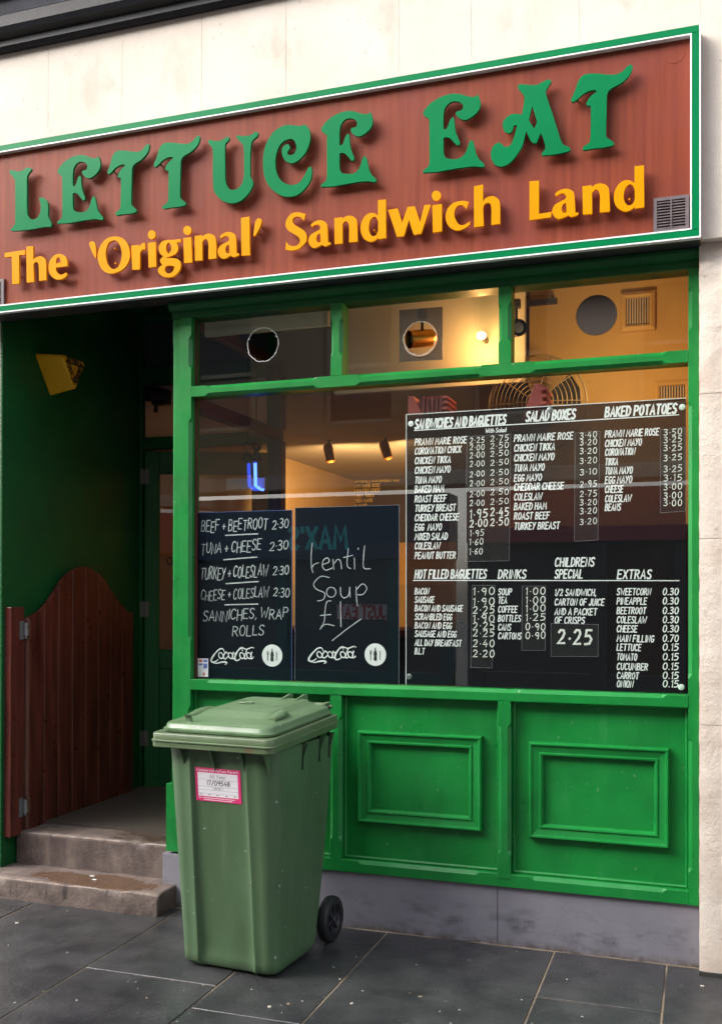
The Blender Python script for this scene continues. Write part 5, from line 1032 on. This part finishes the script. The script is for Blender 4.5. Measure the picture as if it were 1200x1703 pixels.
for k, (u0, u1, v0, v1, Y, lab) in enumerate(((678, 742, 659, 700, .32, "red plastic crate standing behind the top corner of the menu board"), (864, 906, 640, 700, .32, "pale red plastic crate before the fan behind the menu board"))):
    a, b = onY(u0, v0, Y), onY(u1, v1, Y); t = thing("plastic_crate", lab, "crate", (a.x, Y, b.z), 0, "red crates in the window")
    m = MB()
    if k == 0: m.add([(a.x, Y, b.z), (a.x+.09, Y, b.z), (a.x+.03, Y, a.z), (a.x, Y, a.z), (a.x, Y+.2, b.z), (a.x+.09, Y+.2, b.z), (a.x+.03, Y+.2, a.z), (a.x, Y+.2, a.z)], [(0, 1, 2, 3), (7, 6, 5, 4), (0, 4, 5, 1), (1, 5, 6, 2), (2, 6, 7, 3), (3, 7, 4, 0)])
    else: m.add([(a.x, Y, b.z), (b.x, Y, b.z), (b.x-.02, Y, a.z), (a.x+.07, Y, a.z), (a.x, Y+.2, b.z), (b.x, Y+.2, b.z), (b.x-.02, Y+.2, a.z), (a.x+.07, Y+.2, a.z)], [(0, 1, 2, 3), (7, 6, 5, 4), (0, 4, 5, 1), (1, 5, 6, 2), (2, 6, 7, 3), (3, 7, 4, 0)])
    for i in range(5): m.box(b.x-.02, b.x+.008, Y-.004, Y+.18, b.z+(a.z-b.z)*i/5+.004, b.z+(a.z-b.z)*(i+.6)/5)
    m.build("end_panel", "crate_red", t, bevel=.003)
    if k == 0:
        m = MB(); m.box(a.x+.05, b.x, Y+.02, Y+.2, b.z, a.z-.012)
        for i in range(6): m.box(a.x+.07+i*.022, a.x+.082+i*.022, Y+.01, Y+.2, b.z, a.z-.004)
        m.build("ribbed_side", "crate_dark_red", t)
def fan():
    Y = .66; c = onY(893, 672, Y); R = .245; t = thing("cage_fan", "round wire caged fan before the yellow inner wall", "fan", (c.x, Y, 1.875))
    m = MB()
    for k in range(1, 12):
        r = R*k/11; y = Y-.07*math.sqrt(max(0, 1-(k/11)**2)); m.tube([(c.x+r*math.cos(2*math.pi*i/36), y, c.z+r*math.sin(2*math.pi*i/36)) for i in range(36)], .0022 if k < 11 else .006, 5, closed=True)
    for k in range(10):
        a = 2*math.pi*k/10; m.tube([(c.x+R*q*math.cos(a), Y-.072*math.sqrt(max(0, 1-q*q)), c.z+R*q*math.sin(a)) for q in (.1, .4, .7, .9, 1)], .0025, 5)
    m.build("cage", "chrome", t, smooth=60)
    m = MB(); m.lathe((c.x, Y-.06, c.z), (0, 1, 0), [(0, 0), (0, .05), (.04, .055), (.2, .06), (.22, 0)], 20); m.build("motor", "black_plastic", t, smooth=40)
    for k in range(3):
        a0 = 2*math.pi*k/3+.3; m = MB(); m.loft([[(c.x+q*math.cos(a0+d), Y-.01+o, c.z+q*math.sin(a0+d)) for d, o in ((-.4, -.02), (0, 0), (.45, .025), (.45, .028), (0, .003), (-.4, -.017))] for q in (.05, .14, .22)]); m.build("blade", "black_plastic", t, smooth=60)
    MB().cyl((c.x, Y+.08, 1.90), (c.x, Y+.08, c.z-.05), .017, 12).lathe((c.x, Y+.08, 1.8755), (0, 0, 1), [(0, .14), (.02, .14), (.05, .05), (.06, 0)], 28).build("stand", "dark_metal", t, smooth=40)
fan()
def wall_vent(u0, u1, v0, v1, lab):
    Y = .949; a, b = onY(u0, v0, Y), onY(u1, v1, Y); t = thing("wall_vent", lab, "vent", ((a.x+b.x)/2, Y, b.z)); w = b.x-a.x; h = a.z-b.z
    m = MB(); frame(m, a.x, b.x, b.z, a.z, [(0, Y), (.004, Y-.03), (.02, Y-.04), (.17*w, Y-.035), (.18*w, Y-.012)]); m.build("housing", "yellow_wall", t)
    m = MB().box(a.x+.17*w, b.x-.17*w, Y-.010, Y-.002, b.z+.17*w, a.z-.17*w)
    o = m.build("grille_back", "vent_cover", t); m = MB()
    for i in range(9): x = a.x+.18*w+(w*.64)*(i+.5)/9; m.box(x-.004, x+.003, Y-.022, Y-.011, b.z+.17*w, a.z-.17*w)
    m.build("slat", "beige_board", o)
wall_vent(1031, 1090, 489, 550, "square cream wall vent high on the yellow inner wall")
wall_vent(1086, 1150, 634, 672, "low flat slotted vent just above the price menu on the yellow wall")
def track(lab, p0, p1, r=.012):
    t = thing("light_track", lab, "light track", tuple((Vector(p0)+Vector(p1))/2)); d = Vector(p1)-Vector(p0)
    MB().loft([[Vector(p)+Vector((0, -r, r)), Vector(p)+Vector((0, r, r)), Vector(p)+Vector((0, r, -r)), Vector(p)+Vector((0, -r, -r))] for p in (p0, p1)]).build("rail", "dark_metal", t)
    m = MB()
    for k in (.12, .88): q = Vector(p0)+d*k; m.cyl(q+Vector((0, 0, r)), (q.x, q.y, max(q.z+.03, CZ)), .006, 8)
    m.build("hanger", "dark_metal", t)
def spot(lab, P, aim, L=.13, r=.045, lit=None, mt="brass"):
    P = Vector(P); d = Vector(aim).normalized(); t = thing("spot_lamp", lab, "spot lamp", tuple(P), 0, "brass spot lamps in the shop")
    m = MB().lathe(P-d*L*.5, d, [(0, 0), (0, r*.55), (.012, r*.9), (.03, r), (L, r), (L, r*.90), (L*.6, r*.85), (L*.6, 0)], 24); m.build("lamp_can", mt, t, smooth=40)
    up = P+Vector((0, 0, r+.06)); MB().cyl(P+Vector((0, 0, r*.6)), up, .008, 8).box(up.x-.02, up.x+.02, up.y-.02, up.y+.02, up.z, up.z+.04).build("stem", "dark_metal", t)
    MB().lathe(P+d*L*.22, d, [(0, 0), (0, r*.55), (.02, r*.6), (.022, 0)], 14).build("bulb", "galvanised", t, smooth=50)
    if lit:
        e, colr, tgt = lit[:3]; li = bpy.data.lights.new("wash_light", 'SPOT'); li.energy = e; li.color = colr; li.spot_size = math.radians(160); li.spot_blend = .8; li.shadow_soft_size = .04
        o = bpy.data.objects.new("wash_light", li); COL.objects.link(o); o.parent = t; o.location = d*(L*.5+.05) if len(lit) < 4 else Vector(lit[3])-P; o.rotation_euler = Vector(tgt).normalized().to_track_quat('-Z', 'Y').to_euler()  # a fourth item in lit sets the light away from the can
WARM = (1.0, .60, .26)
a, b = onY(505, 721, 3.2), onY(700, 719, 3.2); track("long dark ceiling track carrying two brass spots deep in the shop", (a.x, 3.2, a.z), (b.x, 3.2, a.z))
p = onY(547, 753, 3.2); spot("small brass spot lamp, the one nearer the dark window post on the long track", p, (.25, -.1, -.95), .15, .04, (36, WARM, (-.1, .75, -.35)))
p = onY(641, 748, 3.2); spot("small brass spot lamp, the one nearer the price menu on the long track", p, (.35, -.1, -.92), .15, .04, (36, WARM, (.1, .75, -.35)))
p = onY(702, 563, .40); spot("shiny brass spot lamp seen through the cut hole in the middle top pane", p, (-.74, -.64, -.16), .145, .044)
p = onY(858, 546, .55); spot("round dark spot lamp peeping out beside the mullion", p, (.5, -.85, -.15), .08, .042, (4.2, WARM, (.0, 1, .12), (-.42, .34, 2.55)), "dark_metal")  # its light is an added unseen source behind the transom, brightening the yellow wall
a, b = onY(862, 506, .9), onY(926, 500, .9); track("short rail fixed along the yellow wall top", (a.x, .9, a.z), (b.x, .9, a.z), .014)
def ceiling_bulb():
    p = onY(800, 558, .50); t = thing("ceiling_bulb", "glowing warm bulb behind the middle top pane", "bulb", tuple(p))
    MB().lathe(p+Vector((0, 0, .018)), (0, 0, -1), [(0, .0), (.003, .012), (.012, .021), (.024, .021), (.033, .012), (.036, 0)], 16).build("bulb_glass", "bulb_glow", t, smooth=60)
    MB().cyl(p+Vector((0, .025, .0)), (p.x, .6195, p.z), .013, 12).build("bulb_holder", "dark_metal", t)
    li = bpy.data.lights.new("bulb_light", 'POINT'); li.energy = 1.3; li.color = (1.0, .46, .14); li.shadow_soft_size = .03
    o = bpy.data.objects.new("bulb_light", li); COL.objects.link(o); o.parent = t; o.location = (0, -.03, -.06)
ceiling_bulb()
def wall_menu():
    Y = 5.98; a, b = onY(574, 791, Y), onY(800, 900, Y); t = thing("wall_menu", "dark menu board with ochre lettering on the back wall of the shop", "menu board", (a.x, Y, b.z))
    pn = MB().box(a.x, b.x, Y, Y+.02, b.z, a.z).build("panel", "vent_cover", t); m = MB(); S4 = 2.609
    for i, s in enumerate(("SANDWICHES AND BAGUETTES", "PRAWN MARIE ROSE", "CORONATION CHICK", "CHICKEN TIKKA", "CHICKEN MAYO", "TUNA MAYO", "BAKED HAM")):
        p = onY(581, 803+i*8.2, Y); pen(m, s, p.x, p.z, .045 if i == 0 else .036, width=(onY(663, 800, Y).x-p.x) if i == 0 else .035*len(s)*.62, weight=.2, slant=.15, depth=Y-.002)
    m.build("lettering", "ochre_ink", pn, flip=False)
wall_menu()
def neon():
    Y = onX(424, 790, -2.478).y; t0 = onX(424, 770, -2.478); t1 = onX(425, 808, -2.478); t2 = onX(437, 814, -2.478); t = thing("neon_tube", "short glowing blue neon tube inside the left of the window", "neon light", tuple(t1))
    MB().tube([t0, t1, (t1+t2)/2+Vector((0, 0, -.004)), t2], .010, 10).build("neon_glass", "neon_blue", t, smooth=60)
    rnd = random.Random(2); p = onX(427, 752, -2.470); m = MB()
    for k in range(4): m.tube([(p.x+.012*math.cos(a+k)*(.6+.1*k), Y+.05*math.sin(a*2), p.z+.07*math.sin(a)*(.7+.1*(k % 2))) for a in [2*math.pi*i/18 for i in range(18)]], .004, 6, closed=True)
    m.cyl((p.x, Y, p.z+.06), (p.x, Y, CZ+.2), .004, 6); m.build("wire_loops", "dark_wire", t, smooth=60)
neon()
a, b = onY(376, 797, 1.0), onY(440, 812, 1.0)
tag(MB().box(a.x, b.x, 1.0, 1.006, b.z, a.z).build("name_plate", "beige_board"), "small pale plate hanging behind the left of the window", "plate")
